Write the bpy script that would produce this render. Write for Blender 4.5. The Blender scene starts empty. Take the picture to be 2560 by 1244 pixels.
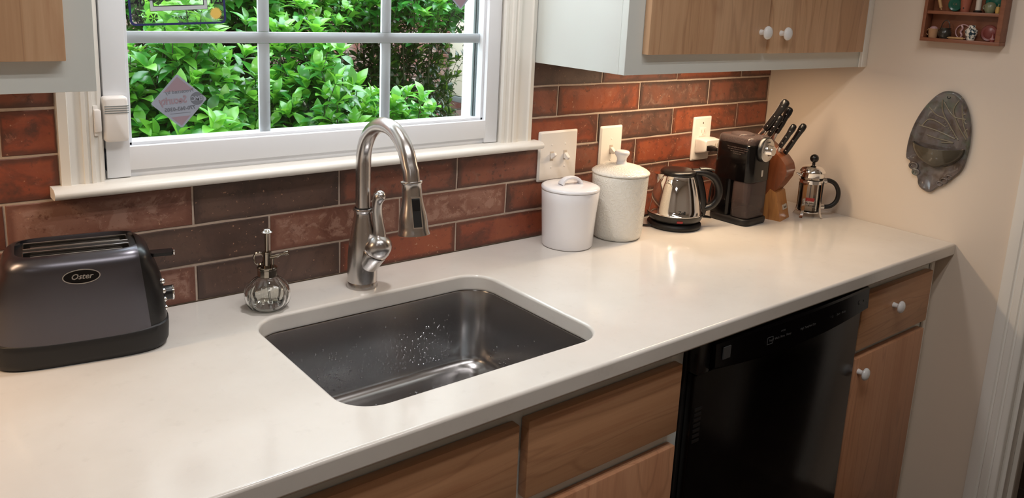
import bpy, bmesh, math, random
from mathutils import Vector, Matrix, Quaternion
from mathutils.geometry import tessellate_polygon
R = math.radians
PI = math.pi
Z0 = 0.914                       # worktop height; z in this script is measured from the worktop
C = bpy.context.scene.collection
rnd = random.Random(7)

# ------------------------------------------------------------------ camera
cam = bpy.data.cameras.new('camera'); cam_o = bpy.data.objects.new('camera', cam); C.objects.link(cam_o)
yaw, pitch, roll, f_px = 0.6869, -0.2088, 0.0486, 2048.74
fw = Vector((math.sin(yaw)*math.cos(pitch), math.cos(yaw)*math.cos(pitch), math.sin(pitch)))
rt = fw.cross(Vector((0, 0, 1))).normalized(); up = rt.cross(fw)
r2 = rt*math.cos(roll) + up*math.sin(roll); u2 = -rt*math.sin(roll) + up*math.cos(roll)
M = Matrix((r2, u2, -fw)).transposed().to_4x4(); M.translation = (-0.1815, -1.5761, 0.6293+Z0)
cam_o.matrix_world = M
cam.sensor_width = 36; cam.lens = f_px*36/2560; cam.shift_x = -5.05/2560; cam.shift_y = -207.6/2560
cam.clip_start = 0.05; cam.clip_end = 100
sc = bpy.context.scene; sc.camera = cam_o
CAMP = Vector((-0.1815, -1.5761, 0.6293))

# ------------------------------------------------------------------ world, lights, exposure
vs = sc.view_settings; vs.view_transform = 'Standard'; vs.look = 'None'; vs.gamma = 1; vs.use_curve_mapping = False
vs.exposure = 0.0
w = bpy.data.worlds.new('sky'); sc.world = w; w.use_nodes = True
bg = w.node_tree.nodes['Background']; bg.inputs[0].default_value = (0.80, 0.92, 1.0, 1); bg.inputs[1].default_value = 7.5

def area(name, loc, size, energy, col, rot=(0, 0, 0), shape='RECTANGLE', spread=PI):
    l = bpy.data.lights.new(name, 'AREA'); l.shape = shape; l.size = size[0]; l.size_y = size[1]
    l.energy = energy; l.color = col; l.spread = spread
    o = bpy.data.objects.new(name, l); C.objects.link(o); o.location = (loc[0], loc[1], loc[2]+Z0); o.rotation_euler = rot
    return o
area('ceiling_lamp', (0.55, -1.30, 1.47), (1.5, 0.06), 7.0, (1.0, 0.975, 0.96))
area('ceiling_lamp', (0.55, -1.10, 1.47), (1.5, 0.06), 7.0, (1.0, 0.975, 0.96))
area('ceiling_lamp', (-1.2, -2.2, 1.47), (0.5, 0.5), 2.5, (1.0, 0.975, 0.96))
area('sink_lamp', (0.62, -0.24, 1.28), (0.14, 0.14), 6.2, (1.0, 0.965, 0.96), shape='DISK')
area('under_cabinet_lamp', (1.66, -0.19, 0.445), (0.50, 0.04), 3.1, (1.0, 0.74, 0.49))
area('under_cabinet_lamp', (-0.38, -0.17, 0.445), (0.42, 0.04), 2.3, (1.0, 0.68, 0.40))

# ------------------------------------------------------------------ materials
def srgb(r, g, b):
    f = lambda c: (c/255/12.92 if c <= 10 else ((c/255+0.055)/1.055)**2.4)
    return (f(r), f(g), f(b), 1)
class NT:
    def __init__(s, name):
        s.m = bpy.data.materials.new(name); s.m.use_nodes = True; s.t = s.m.node_tree
        s.b = s.t.nodes['Principled BSDF']; s.o = s.t.nodes['Material Output']
    def n(s, typ, **k):
        x = s.t.nodes.new(typ)
        for a, b in k.items(): setattr(x, a, b)
        return x
    def l(s, a, b): s.t.links.new(a, b)
    def coord(s, scale=(1, 1, 1), rand=False, kind='Object'):
        tc = s.n('ShaderNodeTexCoord'); mp = s.n('ShaderNodeMapping'); mp.inputs['Scale'].default_value = scale
        s.l(tc.outputs[kind], mp.inputs['Vector'])
        if rand:
            oi = s.n('ShaderNodeObjectInfo'); mu = s.n('ShaderNodeMath', operation='MULTIPLY'); mu.inputs[1].default_value = 37.0
            s.l(oi.outputs['Random'], mu.inputs[0]); s.l(mu.outputs[0], mp.inputs['Location'])
        return mp.outputs[0]
    def noise(s, vec, scale, detail=4, rough=.55, dist=0):
        x = s.n('ShaderNodeTexNoise'); x.inputs['Scale'].default_value = scale; x.inputs['Detail'].default_value = detail
        x.inputs['Roughness'].default_value = rough; x.inputs['Distortion'].default_value = dist
        s.l(vec, x.inputs['Vector']); return x.outputs['Fac']
    def ramp(s, fac, stops):
        x = s.n('ShaderNodeValToRGB'); e = x.color_ramp.elements
        e[0].position, e[0].color = stops[0]; e[1].position, e[1].color = stops[-1]
        for p, c in stops[1:-1]:
            q = e.new(p); q.color = c
        s.l(fac, x.inputs[0]); return x.outputs[0]
    def mix(s, fac, a, b, mode='MIX'):
        x = s.n('ShaderNodeMix', data_type='RGBA', blend_type=mode)
        for i, v in ((0, fac), (6, a), (7, b)):
            if hasattr(v, 'is_output') or isinstance(v, bpy.types.NodeSocket): s.l(v, x.inputs[i])
            else: x.inputs[i].default_value = v
        return x.outputs[2]
    def col(s, c):
        if isinstance(c, bpy.types.NodeSocket): s.l(c, s.b.inputs['Base Color'])
        else: s.b.inputs['Base Color'].default_value = c
    def bump(s, h, strength=.3, dist=.002):
        x = s.n('ShaderNodeBump'); x.inputs['Strength'].default_value = strength; x.inputs['Distance'].default_value = dist
        s.l(h, x.inputs['Height']); s.l(x.outputs[0], s.b.inputs['Normal'])
    def p(s, **k):
        for a, b in k.items(): s.b.inputs[a.replace('_', ' ')].default_value = b
def simple(name, c, rough=.5, metal=0, **k):
    t = NT(name); t.col(c); t.p(Roughness=rough, Metallic=metal)
    if k: t.p(**k)
    v = t.coord(); h = t.noise(v, 60, 2)
    r = t.n('ShaderNodeMapRange'); dr_ = .004 if metal else .03; r.inputs[3].default_value = max(0.0, rough-dr_); r.inputs[4].default_value = min(1, rough+dr_)
    t.l(h, r.inputs[0]); t.l(r.outputs[0], t.b.inputs['Roughness'])
    return t.m
MT = {}
MT['cab'] = simple('cabinet_paint', srgb(222, 226, 222), .35)
MT['trimp'] = simple('trim_paint', srgb(234, 230, 222), .35)
MT['vinyl'] = simple('window_vinyl', srgb(236, 238, 242), .35)
MT['plate'] = simple('plate_plastic', srgb(240, 236, 230), .3)
MT['plastic_w'] = simple('white_plastic', srgb(238, 232, 226), .35)
MT['porc'] = simple('white_porcelain', srgb(238, 236, 238), .12)
MT['knobw'] = simple('knob_porcelain', srgb(235, 235, 235), .15)
MT['black'] = simple('black_plastic', srgb(18, 16, 16), .3)
MT['blackg'] = simple('black_gloss', srgb(6, 5, 6), .10)
MT['dwblack'] = simple('dishwasher_black', srgb(5, 4, 5), .16); MT['dwblack'].node_tree.nodes['Principled BSDF'].inputs['Specular IOR Level'].default_value = .22
MT['grblack'] = simple('grinder_black', srgb(10, 8, 8), .16); MT['grblack'].node_tree.nodes['Principled BSDF'].inputs['Specular IOR Level'].default_value = .35
MT['blackm'] = simple('black_matt', srgb(20, 18, 18), .5)
MT['chrome'] = simple('chrome', (.86, .85, .84, 1), .06, 1)
MT['dark_metal'] = simple('dark_metal', (.16, .15, .14, 1), .35, 1)
MT['rivet'] = simple('rivet_metal', (.7, .68, .65, 1), .25, 1)
MT['red_lamp'] = simple('red_window', srgb(150, 20, 30), .2)
MT['slot'] = simple('slot_shadow', srgb(196, 184, 170), .6)
MT['ink'] = simple('black_ink', srgb(24, 26, 30), .5)
MT['navy'] = simple('navy_ink', srgb(38, 44, 96), .5)
MT['greyink'] = simple('grey_ink', srgb(106, 110, 120), .5)
MT['pinkink'] = simple('faded_red_ink', srgb(150, 130, 140), .5)
MT['stick'] = simple('sticker_back', srgb(152, 158, 172), .45)
MT['silverband'] = simple('silver_print', srgb(188, 194, 198), .4)
MT['sun'] = simple('sun_print', srgb(226, 190, 96), .5)
MT['panelink'] = simple('panel_print', srgb(66, 66, 66), .5)
MT['greyprint'] = simple('faint_print', srgb(92, 78, 72), .5)
MT['tag'] = simple('label_silver', srgb(200, 190, 176), .35)
MT['redprint'] = simple('red_print', srgb(150, 38, 36), .4)
MT['whiteprint'] = simple('white_print', srgb(225, 215, 205), .5)
MT['crumb'] = simple('slot_steel', (.66, .62, .58, 1), .28, 1)
MT['earth'] = simple('soil', srgb(52, 42, 34), .95)
MT['gutter'] = simple('cream_metal', srgb(222, 216, 196), .5)
MT['greymetal'] = simple('grey_metal', srgb(120, 128, 128), .5)
MT['twig'] = simple('twig_bark', srgb(58, 70, 36), .8)

def brushed(name, c, rough, sc=(1, 1, 60)):
    t = NT(name); t.col(c); t.p(Metallic=1.0, Roughness=rough)
    v = t.coord(sc); h = t.noise(v, 30, 3)
    t.bump(h, .012, .0003)
    r = t.n('ShaderNodeMapRange'); r.inputs[3].default_value = rough-.05; r.inputs[4].default_value = rough+.07
    t.l(h, r.inputs[0]); t.l(r.outputs[0], t.b.inputs['Roughness'])
    return t.m
MT['nickel'] = brushed('brushed_nickel', (.56, .53, .51, 1), .24, (40, 40, 2))
MT['sinksteel'] = simple('brushed_steel', (.44, .43, .43, 1), .24, 1)

def wall_mat():
    t = NT('wall_paint'); v = t.coord(); h = t.noise(v, 90, 5)
    t.col(srgb(224, 209, 192)); t.p(Roughness=.55); t.bump(h, .12, .001); return t.m
MT['wall'] = wall_mat()
MT['ceil'] = simple('ceiling_paint', srgb(235, 230, 222), .8)

def counter_mat():
    t = NT('quartz'); v = t.coord()
    a = t.noise(v, 5, 5, .6); b = t.noise(v, 34, 3, .6)
    c = t.ramp(a, [(.3, srgb(214, 208, 200)), (.7, srgb(222, 217, 210))])
    d = t.ramp(b, [(.28, (.55, .54, .52, 1)), (.40, (1, 1, 1, 1))])
    m = t.mix(.10, c, d, 'MULTIPLY'); t.col(m); t.p(Roughness=.13); t.b.inputs['IOR'].default_value = 1.52
    return t.m
MT['quartz'] = counter_mat()

def wood(name, c1, c2, c3, axis, scale=1, rough=.35, strip=0):
    t = NT(name); s = [16*scale, 16*scale, 16*scale]; s[axis] = 1.1*scale
    v = t.coord(tuple(s), rand=True)
    a = t.noise(v, 1.6, 6, .6, 1.2); s2 = [90, 90, 90]; s2[axis] = 3
    v2 = t.coord(tuple(s2), rand=True); b = t.noise(v2, 1.2, 4, .65, .3)
    c = t.ramp(a, [(.28, c1), (.55, c2), (.78, c3)])
    d = t.ramp(b, [(.25, (.72, .66, .6, 1)), (.6, (1, 1, 1, 1))])
    m = t.mix(.35, c, d, 'MULTIPLY')
    if strip:
        tc = t.n('ShaderNodeTexCoord'); sx = t.n('ShaderNodeSeparateXYZ'); t.l(tc.outputs['Object'], sx.inputs[0])
        ml = t.n('ShaderNodeMath', operation='MULTIPLY'); ml.inputs[1].default_value = 1/strip; t.l(sx.outputs[2 if axis == 0 else 0], ml.inputs[0])
        fl_ = t.n('ShaderNodeMath', operation='FLOOR'); t.l(ml.outputs[0], fl_.inputs[0])
        wn = t.n('ShaderNodeTexWhiteNoise', noise_dimensions='1D'); t.l(fl_.outputs[0], wn.inputs['W'])
        m = t.mix(.6, m, t.ramp(wn.outputs['Value'], [(0, (.78, .68, .60, 1)), (.5, (.95, .92, .90, 1)), (1, (1.0, 1.0, 1.0, 1))]), 'MULTIPLY')
    # a few brown mineral streaks along the grain
    s3 = [9*scale]*3; s3[axis] = 1.3*scale; v3 = t.coord(tuple(s3), rand=True); e = t.noise(v3, .9, 2, .4, 1.8)
    m = t.mix(t.ramp(e, [(.47, (0, 0, 0, 1)), (.5, (.28, .28, .28, 1)), (.53, (0, 0, 0, 1))]), m, srgb(128, 82, 56))
    t.col(m); t.p(Roughness=rough); t.bump(b, .05, .001)
    return t.m
MT['maple_v'] = wood('maple_vertical', srgb(206, 166, 130), srgb(214, 176, 140), srgb(196, 150, 116), 2, strip=.11)
MT['maple_h'] = wood('maple_horizontal', srgb(200, 152, 114), srgb(208, 162, 124), srgb(186, 132, 96), 0, strip=.052)
MT['maple_r'] = wood('maple_dim_tinted', srgb(198, 144, 110), srgb(206, 154, 118), srgb(184, 126, 92), 2, strip=.06)  # base-door maple, reddened in colour to stand in for dim light
MT['block_d'] = wood('knife_block_dark', srgb(120, 62, 34), srgb(138, 76, 44), srgb(96, 48, 28), 2, 1.4, .3)
MT['block_l'] = wood('knife_block_light', srgb(176, 116, 62), srgb(190, 132, 76), srgb(150, 92, 48), 2, 1.4, .3)
MT['shelf_w'] = wood('shelf_wood', srgb(132, 82, 58), srgb(144, 92, 66), srgb(112, 66, 46), 1, 1.5, .4)
MT['mini_w'] = wood('mini_wood', srgb(190, 150, 100), srgb(200, 160, 112), srgb(176, 132, 86), 2, 3, .5)

def tile_mat(name, base, alt, dark, mott, rough=.42, blotch=.55):
    t = NT(name); v = t.coord((1, 1, 1), rand=True)
    a = t.noise(v, 7, 6, .65, .9); b = t.noise(v, 26, 6, .72, .8); c = t.noise(v, 150, 2, .5); e = t.noise(v, 60, 4, .7)
    col = t.ramp(a, [(.34, dark), (.47, base), (.64, alt)])
    f = t.ramp(b, [(blotch, (0, 0, 0, 1)), (blotch+.07, (.8, .8, .8, 1))])
    col = t.mix(f, col, mott)
    col = t.mix(t.ramp(e, [(.33, (.75, .75, .75, 1)), (.42, (0, 0, 0, 1))]), col, dark)
    # scorched rim of the glaze, in the tile's own coordinates
    tc = t.n('ShaderNodeTexCoord'); sx = t.n('ShaderNodeSeparateXYZ'); t.l(tc.outputs['Generated'], sx.inputs[0])
    def edge(o_, k):
        m1 = t.n('ShaderNodeMath', operation='SUBTRACT'); m1.inputs[1].default_value = .5; t.l(o_, m1.inputs[0])
        m2 = t.n('ShaderNodeMath', operation='ABSOLUTE'); t.l(m1.outputs[0], m2.inputs[0])
        m3 = t.n('ShaderNodeMath', operation='MULTIPLY_ADD'); m3.inputs[1].default_value = k; m3.inputs[2].default_value = 1-k*.5; m3.use_clamp = True; t.l(m2.outputs[0], m3.inputs[0]); return m3.outputs[0]
    mx = t.n('ShaderNodeMath', operation='MAXIMUM'); t.l(edge(sx.outputs[2], 4.5), mx.inputs[0]); t.l(edge(sx.outputs[0], 14), mx.inputs[1])
    ad = t.n('ShaderNodeMath', operation='MULTIPLY'); t.l(mx.outputs[0], ad.inputs[0]); t.l(b, ad.inputs[1])
    col = t.mix(t.ramp(ad.outputs[0], [(.12, (0, 0, 0, 1)), (.34, (.85, .85, .85, 1))]), col, dark)
    sp = t.ramp(c, [(.70, (0, 0, 0, 1)), (.74, (.8, .8, .8, 1))])
    col = t.mix(sp, col, srgb(186, 142, 116))
    t.col(col); t.bump(b, .35, .002)
    rr = t.ramp(b, [(.3, (rough-.14,)*3+(1,)), (.7, (rough+.16,)*3+(1,))]); t.l(rr, t.b.inputs['Roughness'])
    return t.m
TL = {
 'D': tile_mat('tile_dark_brown', srgb(94, 72, 63), srgb(104, 80, 69), srgb(76, 60, 54), srgb(108, 86, 75), blotch=.62),
 'P': tile_mat('tile_dusty_pink', srgb(136, 92, 76), srgb(150, 108, 92), srgb(112, 70, 56), srgb(166, 128, 112), .5, blotch=.50),
 'R': tile_mat('tile_brick_red', srgb(140, 72, 50), srgb(152, 82, 55), srgb(90, 56, 45), srgb(148, 94, 74), blotch=.60),
 'B': tile_mat('tile_red_brown', srgb(126, 76, 60), srgb(138, 82, 62), srgb(80, 57, 49), srgb(132, 92, 76)),
 'O': tile_mat('tile_orange_red', srgb(138, 72, 48), srgb(154, 84, 54), srgb(92, 56, 42), srgb(158, 102, 76), blotch=.60),
 'M': tile_mat('tile_mottled_brown', srgb(98, 70, 60), srgb(120, 76, 60), srgb(70, 54, 48), srgb(126, 96, 82), blotch=.54),
}
t = NT('grout'); v = t.coord(); h = t.noise(v, 120, 3); t.col(t.ramp(h, [(.3, srgb(186, 166, 150)), (.7, srgb(200, 182, 166))])); t.p(Roughness=.9); t.bump(h, .3, .001); MT['grout'] = t.m

def emboss_mat():
    t = NT('embossed_glaze'); v = t.coord(); t.col(srgb(232, 229, 220)); t.p(Roughness=.22)
    wv = t.n('ShaderNodeTexNoise'); wv.inputs['Scale'].default_value = 42; wv.inputs['Detail'].default_value = 1; wv.inputs['Distortion'].default_value = 2.2
    t.l(v, wv.inputs['Vector'])
    h = t.ramp(wv.outputs['Fac'], [(.40, (0, 0, 0, 1)), (.5, (1, 1, 1, 1)), (.60, (0, 0, 0, 1))])
    t.bump(h, .30, .003); return t.m
MT['emboss'] = emboss_mat()

def glass(name, tint=(1, 1, 1, 1), base=.03, rough=.0, alpha=0.0, dif=None):
    # thin clear sheet: fresnel reflection over straight-through transmission
    t = NT(name); nd = t.t.nodes; nd.remove(t.b)
    tr = t.n('ShaderNodeBsdfTransparent'); tr.inputs[0].default_value = tint
    gl = t.n('ShaderNodeBsdfGlossy'); gl.inputs['Roughness'].default_value = rough
    fr = t.n('ShaderNodeFresnel'); fr.inputs[0].default_value = 1.45
    mx = t.n('ShaderNodeMixShader'); t.l(fr.outputs[0], mx.inputs[0]); t.l(tr.outputs[0], mx.inputs[1]); t.l(gl.outputs[0], mx.inputs[2])
    out = mx.outputs[0]
    if dif:
        df = t.n('ShaderNodeBsdfDiffuse'); df.inputs[0].default_value = dif
        m2 = t.n('ShaderNodeMixShader'); m2.inputs[0].default_value = alpha; t.l(out, m2.inputs[1]); t.l(df.outputs[0], m2.inputs[2]); out = m2.outputs[0]
    t.l(out, t.o.inputs['Surface'])
    return t.m
MT['pane'] = glass('window_glass', (.97, .99, .98, 1))
MT['smoke'] = glass('smoked_plastic', (.55, .47, .45, 1), alpha=.42, dif=srgb(104, 90, 87), rough=.05)
MT['beaker'] = glass('beaker_glass', (.95, .95, .94, 1))
MT['film'] = glass('clear_film', (.98, .99, .99, 1), alpha=.03, dif=srgb(225, 228, 230), rough=.1)
t = NT('bottle_glass'); t.col((1, 1, .99, 1)); t.p(Roughness=0.0, IOR=1.45); t.b.inputs['Transmission Weight'].default_value = 1; MT['flint'] = t.m
MT['water'] = glass('mister_water', (.97, .98, .95, 1))
t = NT('droplet'); t.col((.42, .42, .43, 1)); t.p(Metallic=1.0, Roughness=.12); MT['drop'] = t.m

t = NT('toaster_paint'); v = t.coord(); t.col(srgb(96, 94, 100)); t.p(Metallic=.9, Roughness=.30)
h = t.noise(v, 1200, 1); t.bump(h, .05, .0003); MT['toaster'] = t.m

def leaf_mat(name, c1, c2, c3):
    t = NT(name); g = t.n('ShaderNodeNewGeometry'); oi = t.n('ShaderNodeObjectInfo')
    ad = t.n('ShaderNodeMath', operation='ADD'); t.l(g.outputs['Random Per Island'], ad.inputs[0]); t.l(oi.outputs['Random'], ad.inputs[1])
    fr = t.n('ShaderNodeMath', operation='FRACT'); t.l(ad.outputs[0], fr.inputs[0])
    col = t.ramp(fr.outputs[0], [(0, c1), (.5, c2), (1, c3)])
    t.col(col); t.p(Roughness=.26); t.b.inputs['Specular IOR Level'].default_value = 1.0
    tl = t.n('ShaderNodeBsdfTranslucent'); lc = t.mix(.5, col, srgb(170, 220, 60)); t.l(lc, tl.inputs[0])
    mx = t.n('ShaderNodeMixShader'); mx.inputs[0].default_value = .3
    t.l(t.b.outputs[0], mx.inputs[1]); t.l(tl.outputs[0], mx.inputs[2]); t.l(mx.outputs[0], t.o.inputs['Surface'])
    return t.m
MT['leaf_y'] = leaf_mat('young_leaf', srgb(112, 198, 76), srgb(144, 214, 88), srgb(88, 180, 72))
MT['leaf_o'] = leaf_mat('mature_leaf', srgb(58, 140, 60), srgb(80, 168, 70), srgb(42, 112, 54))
MT['leaf_d'] = leaf_mat('dark_shaded_leaf', srgb(24, 66, 36), srgb(32, 84, 42), srgb(20, 52, 30))  # older leaves, with the shade inside the hedge put into their colour
t = NT('weathered_brick'); v = t.coord((1, 1, 1), rand=True); a = t.noise(v, 9, 5, .6)
oi = t.n('ShaderNodeObjectInfo'); g = t.n('ShaderNodeNewGeometry'); ad = t.n('ShaderNodeMath', operation='ADD'); t.l(oi.outputs['Random'], ad.inputs[0]); t.l(g.outputs['Random Per Island'], ad.inputs[1])
fr = t.n('ShaderNodeMath', operation='FRACT'); t.l(ad.outputs[0], fr.inputs[0])
bc = t.ramp(fr.outputs[0], [(0, srgb(140, 84, 72)), (.5, srgb(158, 110, 98)), (1, srgb(126, 76, 66))])
t.col(t.mix(t.ramp(a, [(.42, (0, 0, 0, 1)), (.62, (1, 1, 1, 1))]), bc, srgb(178, 158, 150))); t.p(Roughness=.9); MT['brick'] = t.m
MT['mortar'] = simple('mortar', srgb(168, 160, 154), .9)
t = NT('slate'); v = t.coord((1, 1, 1), rand=True); a = t.noise(v, 7, 5); t.col(t.ramp(a, [(.3, srgb(70, 56, 48)), (.7, srgb(92, 76, 64))])); t.p(Roughness=.5); MT['slate'] = t.m
MT['slategrout'] = simple('floor_grout', srgb(40, 34, 30), .9)
t = NT('pottery_glaze'); v = t.coord((1, 1, 1)); a = t.noise(v, 14, 4); b = t.noise(v, 45, 3)
c = t.ramp(a, [(.35, srgb(92, 80, 72)), (.5, srgb(106, 100, 100)), (.65, srgb(94, 102, 90))])
t.col(t.mix(t.ramp(b, [(.5, (0, 0, 0, 1)), (.66, (.7, .7, .7, 1))]), c, srgb(78, 66, 54))); t.p(Roughness=.09); MT['glaze'] = t.m
MT['glazeg'] = simple('glaze_green', srgb(84, 78, 66), .10)
MT['glazeline'] = simple('glaze_line', srgb(132, 124, 106), .12)
MT['terra'] = simple('terracotta', srgb(150, 84, 64), .6)
MT['minigreen'] = simple('mini_green', srgb(24, 92, 74), .2)
MT['minidark'] = simple('mini_dark', srgb(52, 50, 44), .25)
MT['minipink'] = simple('mini_pink', srgb(190, 150, 150), .3)
MT['minired'] = simple('mini_red', srgb(128, 62, 56), .3)
MT['miniyel'] = simple('mini_yellow', srgb(190, 150, 80), .4)
MT['miniolive'] = simple('mini_olive', srgb(120, 124, 96), .3)
MT['miniwick'] = simple('mini_wicker', srgb(176, 136, 100), .7)
t = NT('painted_vase'); v = t.coord((1, 1, 1)); a = t.noise(v, 160, 2); t.col(t.ramp(a, [(.5, srgb(220, 214, 200)), (.56, srgb(40, 60, 70))])); t.p(Roughness=.2); MT['vase'] = t.m

# ------------------------------------------------------------------ mesh helpers
class MB:
    def __init__(s): s.bm = bmesh.new()
    def quad(s, vs):
        try: return s.bm.faces.new(vs)
        except ValueError: return None
    def box(s, x0, x1, y0, y1, z0, z1, bev=0, seg=2, mat=None):
        b = bmesh.new(); bmesh.ops.create_cube(b, size=1)
        for v in b.verts: v.co = Vector(((x0+x1)/2+v.co.x*(x1-x0), (y0+y1)/2+v.co.y*(y1-y0), (z0+z1)/2+v.co.z*(z1-z0)))
        if bev > 0: bmesh.ops.bevel(b, geom=b.edges[:], offset=min(bev, .49*min(abs(x1-x0), abs(y1-y0), abs(z1-z0))), segments=seg, affect='EDGES', profile=.5)
        s.merge(b, mat); return s
    def merge(s, b, mat=None):
        if mat is not None: b.transform(mat)
        me = bpy.data.meshes.new('tmp'); b.to_mesh(me); b.free(); s.bm.from_mesh(me); bpy.data.meshes.remove(me)
    def loft(s, rings, close=True, cap0=True, cap1=True):
        vr = [[s.bm.verts.new(p) for p in r] for r in rings]; n = len(rings[0])
        for a, b in zip(vr, vr[1:]):
            for i in range(n if close else n-1):
                j = (i+1) % n; s.quad([a[i], a[j], b[j], b[i]])
        if cap0: s.quad(vr[0][::-1])
        if cap1: s.quad(vr[-1])
        return s
    def lathe(s, prof, c=(0, 0, 0), n=40, mat=None, flute=None):
        rings = []
        for r, z in prof:
            ring = []
            for i in range(n):
                a = 2*PI*i/n; rr = max(r, 1e-5)
                if flute: rr *= flute(a, z)
                p = Vector((c[0]+rr*math.cos(a), c[1]+rr*math.sin(a), c[2]+z))
                ring.append(mat @ p if mat else p)
            rings.append(ring)
        return s.loft(rings)
    def tube(s, pts, rad, n=14, squash=None, caps=True):
        pts = [Vector(p) for p in pts]; m = len(pts)
        if not hasattr(rad, '__len__'): rad = [rad]*m
        tg = [(pts[min(i+1, m-1)]-pts[max(i-1, 0)]).normalized() for i in range(m)]
        ref = Vector((0, 0, 1)) if abs(tg[0].z) < .9 else Vector((1, 0, 0))
        nn = (ref - tg[0]*ref.dot(tg[0])).normalized(); rings = []
        for i in range(m):
            nn = (nn - tg[i]*nn.dot(tg[i])).normalized(); bb = tg[i].cross(nn)
            q = squash if squash else 1
            rings.append([pts[i] + (nn*math.cos(2*PI*k/n)*q + bb*math.sin(2*PI*k/n))*rad[i] for k in range(n)])
        return s.loft(rings, cap0=caps, cap1=caps)
    def sphere(s, c, r, sc=(1, 1, 1), u=20, v=12, mat=None):
        b = bmesh.new(); bmesh.ops.create_uvsphere(b, u_segments=u, v_segments=v, radius=r)
        for q in b.verts: q.co = Vector((q.co.x*sc[0]+c[0], q.co.y*sc[1]+c[1], q.co.z*sc[2]+c[2]))
        s.merge(b, mat); return s
    def plate(s, outer, holes, z0, z1, mat=None, bev=0):
        # polygon (x, y) with holes, extruded from z0 to z1
        b = bmesh.new(); loops = [outer]+holes; flat = [p for l in loops for p in l]
        tris = tessellate_polygon([[Vector((p[0], p[1], 0)) for p in l] for l in loops])
        bot = [b.verts.new((p[0], p[1], z0)) for p in flat]; top = [b.verts.new((p[0], p[1], z1)) for p in flat]
        for t3 in tris:
            try: b.faces.new([top[i] for i in t3]); b.faces.new([bot[i] for i in reversed(t3)])
            except ValueError: pass
        k = 0; rim = []
        for l in loops:
            n = len(l)
            for i in range(n):
                a, c = k+i, k+(i+1) % n
                try: b.faces.new([bot[a], bot[c], top[c], top[a]])
                except ValueError: pass
                e = b.edges.get((top[a], top[c]));
                if e: rim.append(e)
                e = b.edges.get((bot[a], bot[c]))
                if e: rim.append(e)
            k += n
        bmesh.ops.recalc_face_normals(b, faces=b.faces[:])
        bmesh.ops.dissolve_limit(b, angle_limit=.01, verts=[], edges=[e for e in b.edges if e not in rim])
        if bev > 0: bmesh.ops.bevel(b, geom=[e for e in rim if e.is_valid], offset=bev, segments=5, profile=.5, affect='EDGES')
        s.merge(b, mat); return s
    def build(s, name, mat, parent=None, loc=None, angle=35, smooth=True, fix=True):
        if fix: bmesh.ops.recalc_face_normals(s.bm, faces=s.bm.faces[:])
        me = bpy.data.meshes.new(name); s.bm.to_mesh(me); s.bm.free()
        if smooth:
            me.shade_smooth(); me.set_sharp_from_angle(angle=R(angle))
        me.materials.append(MT[mat] if isinstance(mat, str) else mat)
        return link(name, me, parent, loc)
def link(name, me, parent=None, loc=None):
    o = bpy.data.objects.new(name, me); C.objects.link(o)
    if parent: o.parent = parent; o.location = loc or (0, 0, 0)
    else: l = loc or (0, 0, 0); o.location = (l[0], l[1], l[2]+Z0)
    return o
def thing(name, label, cat, loc=(0, 0, 0), rz=0, group=None):
    o = bpy.data.objects.new(name, None); o.empty_display_size = .05; C.objects.link(o)
    o.location = (loc[0], loc[1], loc[2]+Z0); o.rotation_euler = (0, 0, rz); return tag(o, label, cat, group)
def tag(o, label, cat, group=None):
    o['label'] = label; o['category'] = cat
    if group: o['group'] = group
    return o
def structure(o): o['kind'] = 'structure'; return o
def rrect(x0, x1, y0, y1, r, n=8):
    pts = []
    for cx, cy, a0 in ((x1-r, y1-r, 0), (x0+r, y1-r, 90), (x0+r, y0+r, 180), (x1-r, y0+r, 270)):
        for i in range(n+1):
            a = R(a0+90*i/n); pts.append((cx+r*math.cos(a), cy+r*math.sin(a)))
    return pts
def text(s, size, mat, parent, M4, name='lettering', depth=.0003, align='CENTER', shear=0, bold=0, sx=1):
    cu = bpy.data.curves.new('txt', 'FONT'); cu.body = s; cu.size = size; cu.extrude = depth; cu.align_x = align; cu.align_y = 'CENTER'; cu.shear = shear; cu.offset = bold
    cu.resolution_u = 2
    o = bpy.data.objects.new('txt', cu); C.objects.link(o); bpy.context.view_layer.update()
    me = bpy.data.meshes.new_from_object(o.evaluated_get(bpy.context.evaluated_depsgraph_get()))
    bpy.data.objects.remove(o); bpy.data.curves.remove(cu)
    me.transform(M4 @ Matrix.Diagonal((sx, 1, 1, 1))); me.materials.clear(); me.materials.append(MT[mat]); me.name = name
    return link(name, me, parent)
def frame(o, x, y):          # matrix whose local x, y run along the given world vectors, at origin o
    x = Vector(x).normalized(); y = Vector(y).normalized(); z = x.cross(y)
    m = Matrix((x, y, z)).transposed().to_4x4(); m.translation = o; return m
XYW = lambda o: frame(o, (1, 0, 0), (0, 0, 1))       # text lying on a surface facing -y

# ================================================================== SETTING
WX0, WX1, WZ0, WZ1 = .157, 1.060, .262, 1.25      # window opening
XR = 2.1885
b = MB(); Pm = Matrix(((1, 0, 0, 0), (0, 0, -1, 0), (0, 1, 0, 0), (0, 0, 0, 1)))   # plate (x, y, z) -> (x, -z, y)
b.plate([(-1.9, -.914), (XR, -.914), (XR, 1.53), (-1.9, 1.53)], [[(WX0, WZ0-.02), (WX1, WZ0-.02), (WX1, WZ1), (WX0, WZ1)]], -.16, -.006, mat=Pm)
wall_back = structure(b.build('wall_back', 'wall', smooth=False))
structure(MB().box(XR, XR+.12, -.875, .16, -.914, 1.53).build('wall_right', 'wall', smooth=False))
structure(MB().box(XR, XR+.12, -3.2, -1.72, -.914, 1.53).build('wall_right', 'wall', smooth=False))
structure(MB().box(XR, XR+.12, -1.72, -.875, 1.14, 1.53).build('wall_right', 'wall', smooth=False))
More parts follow.
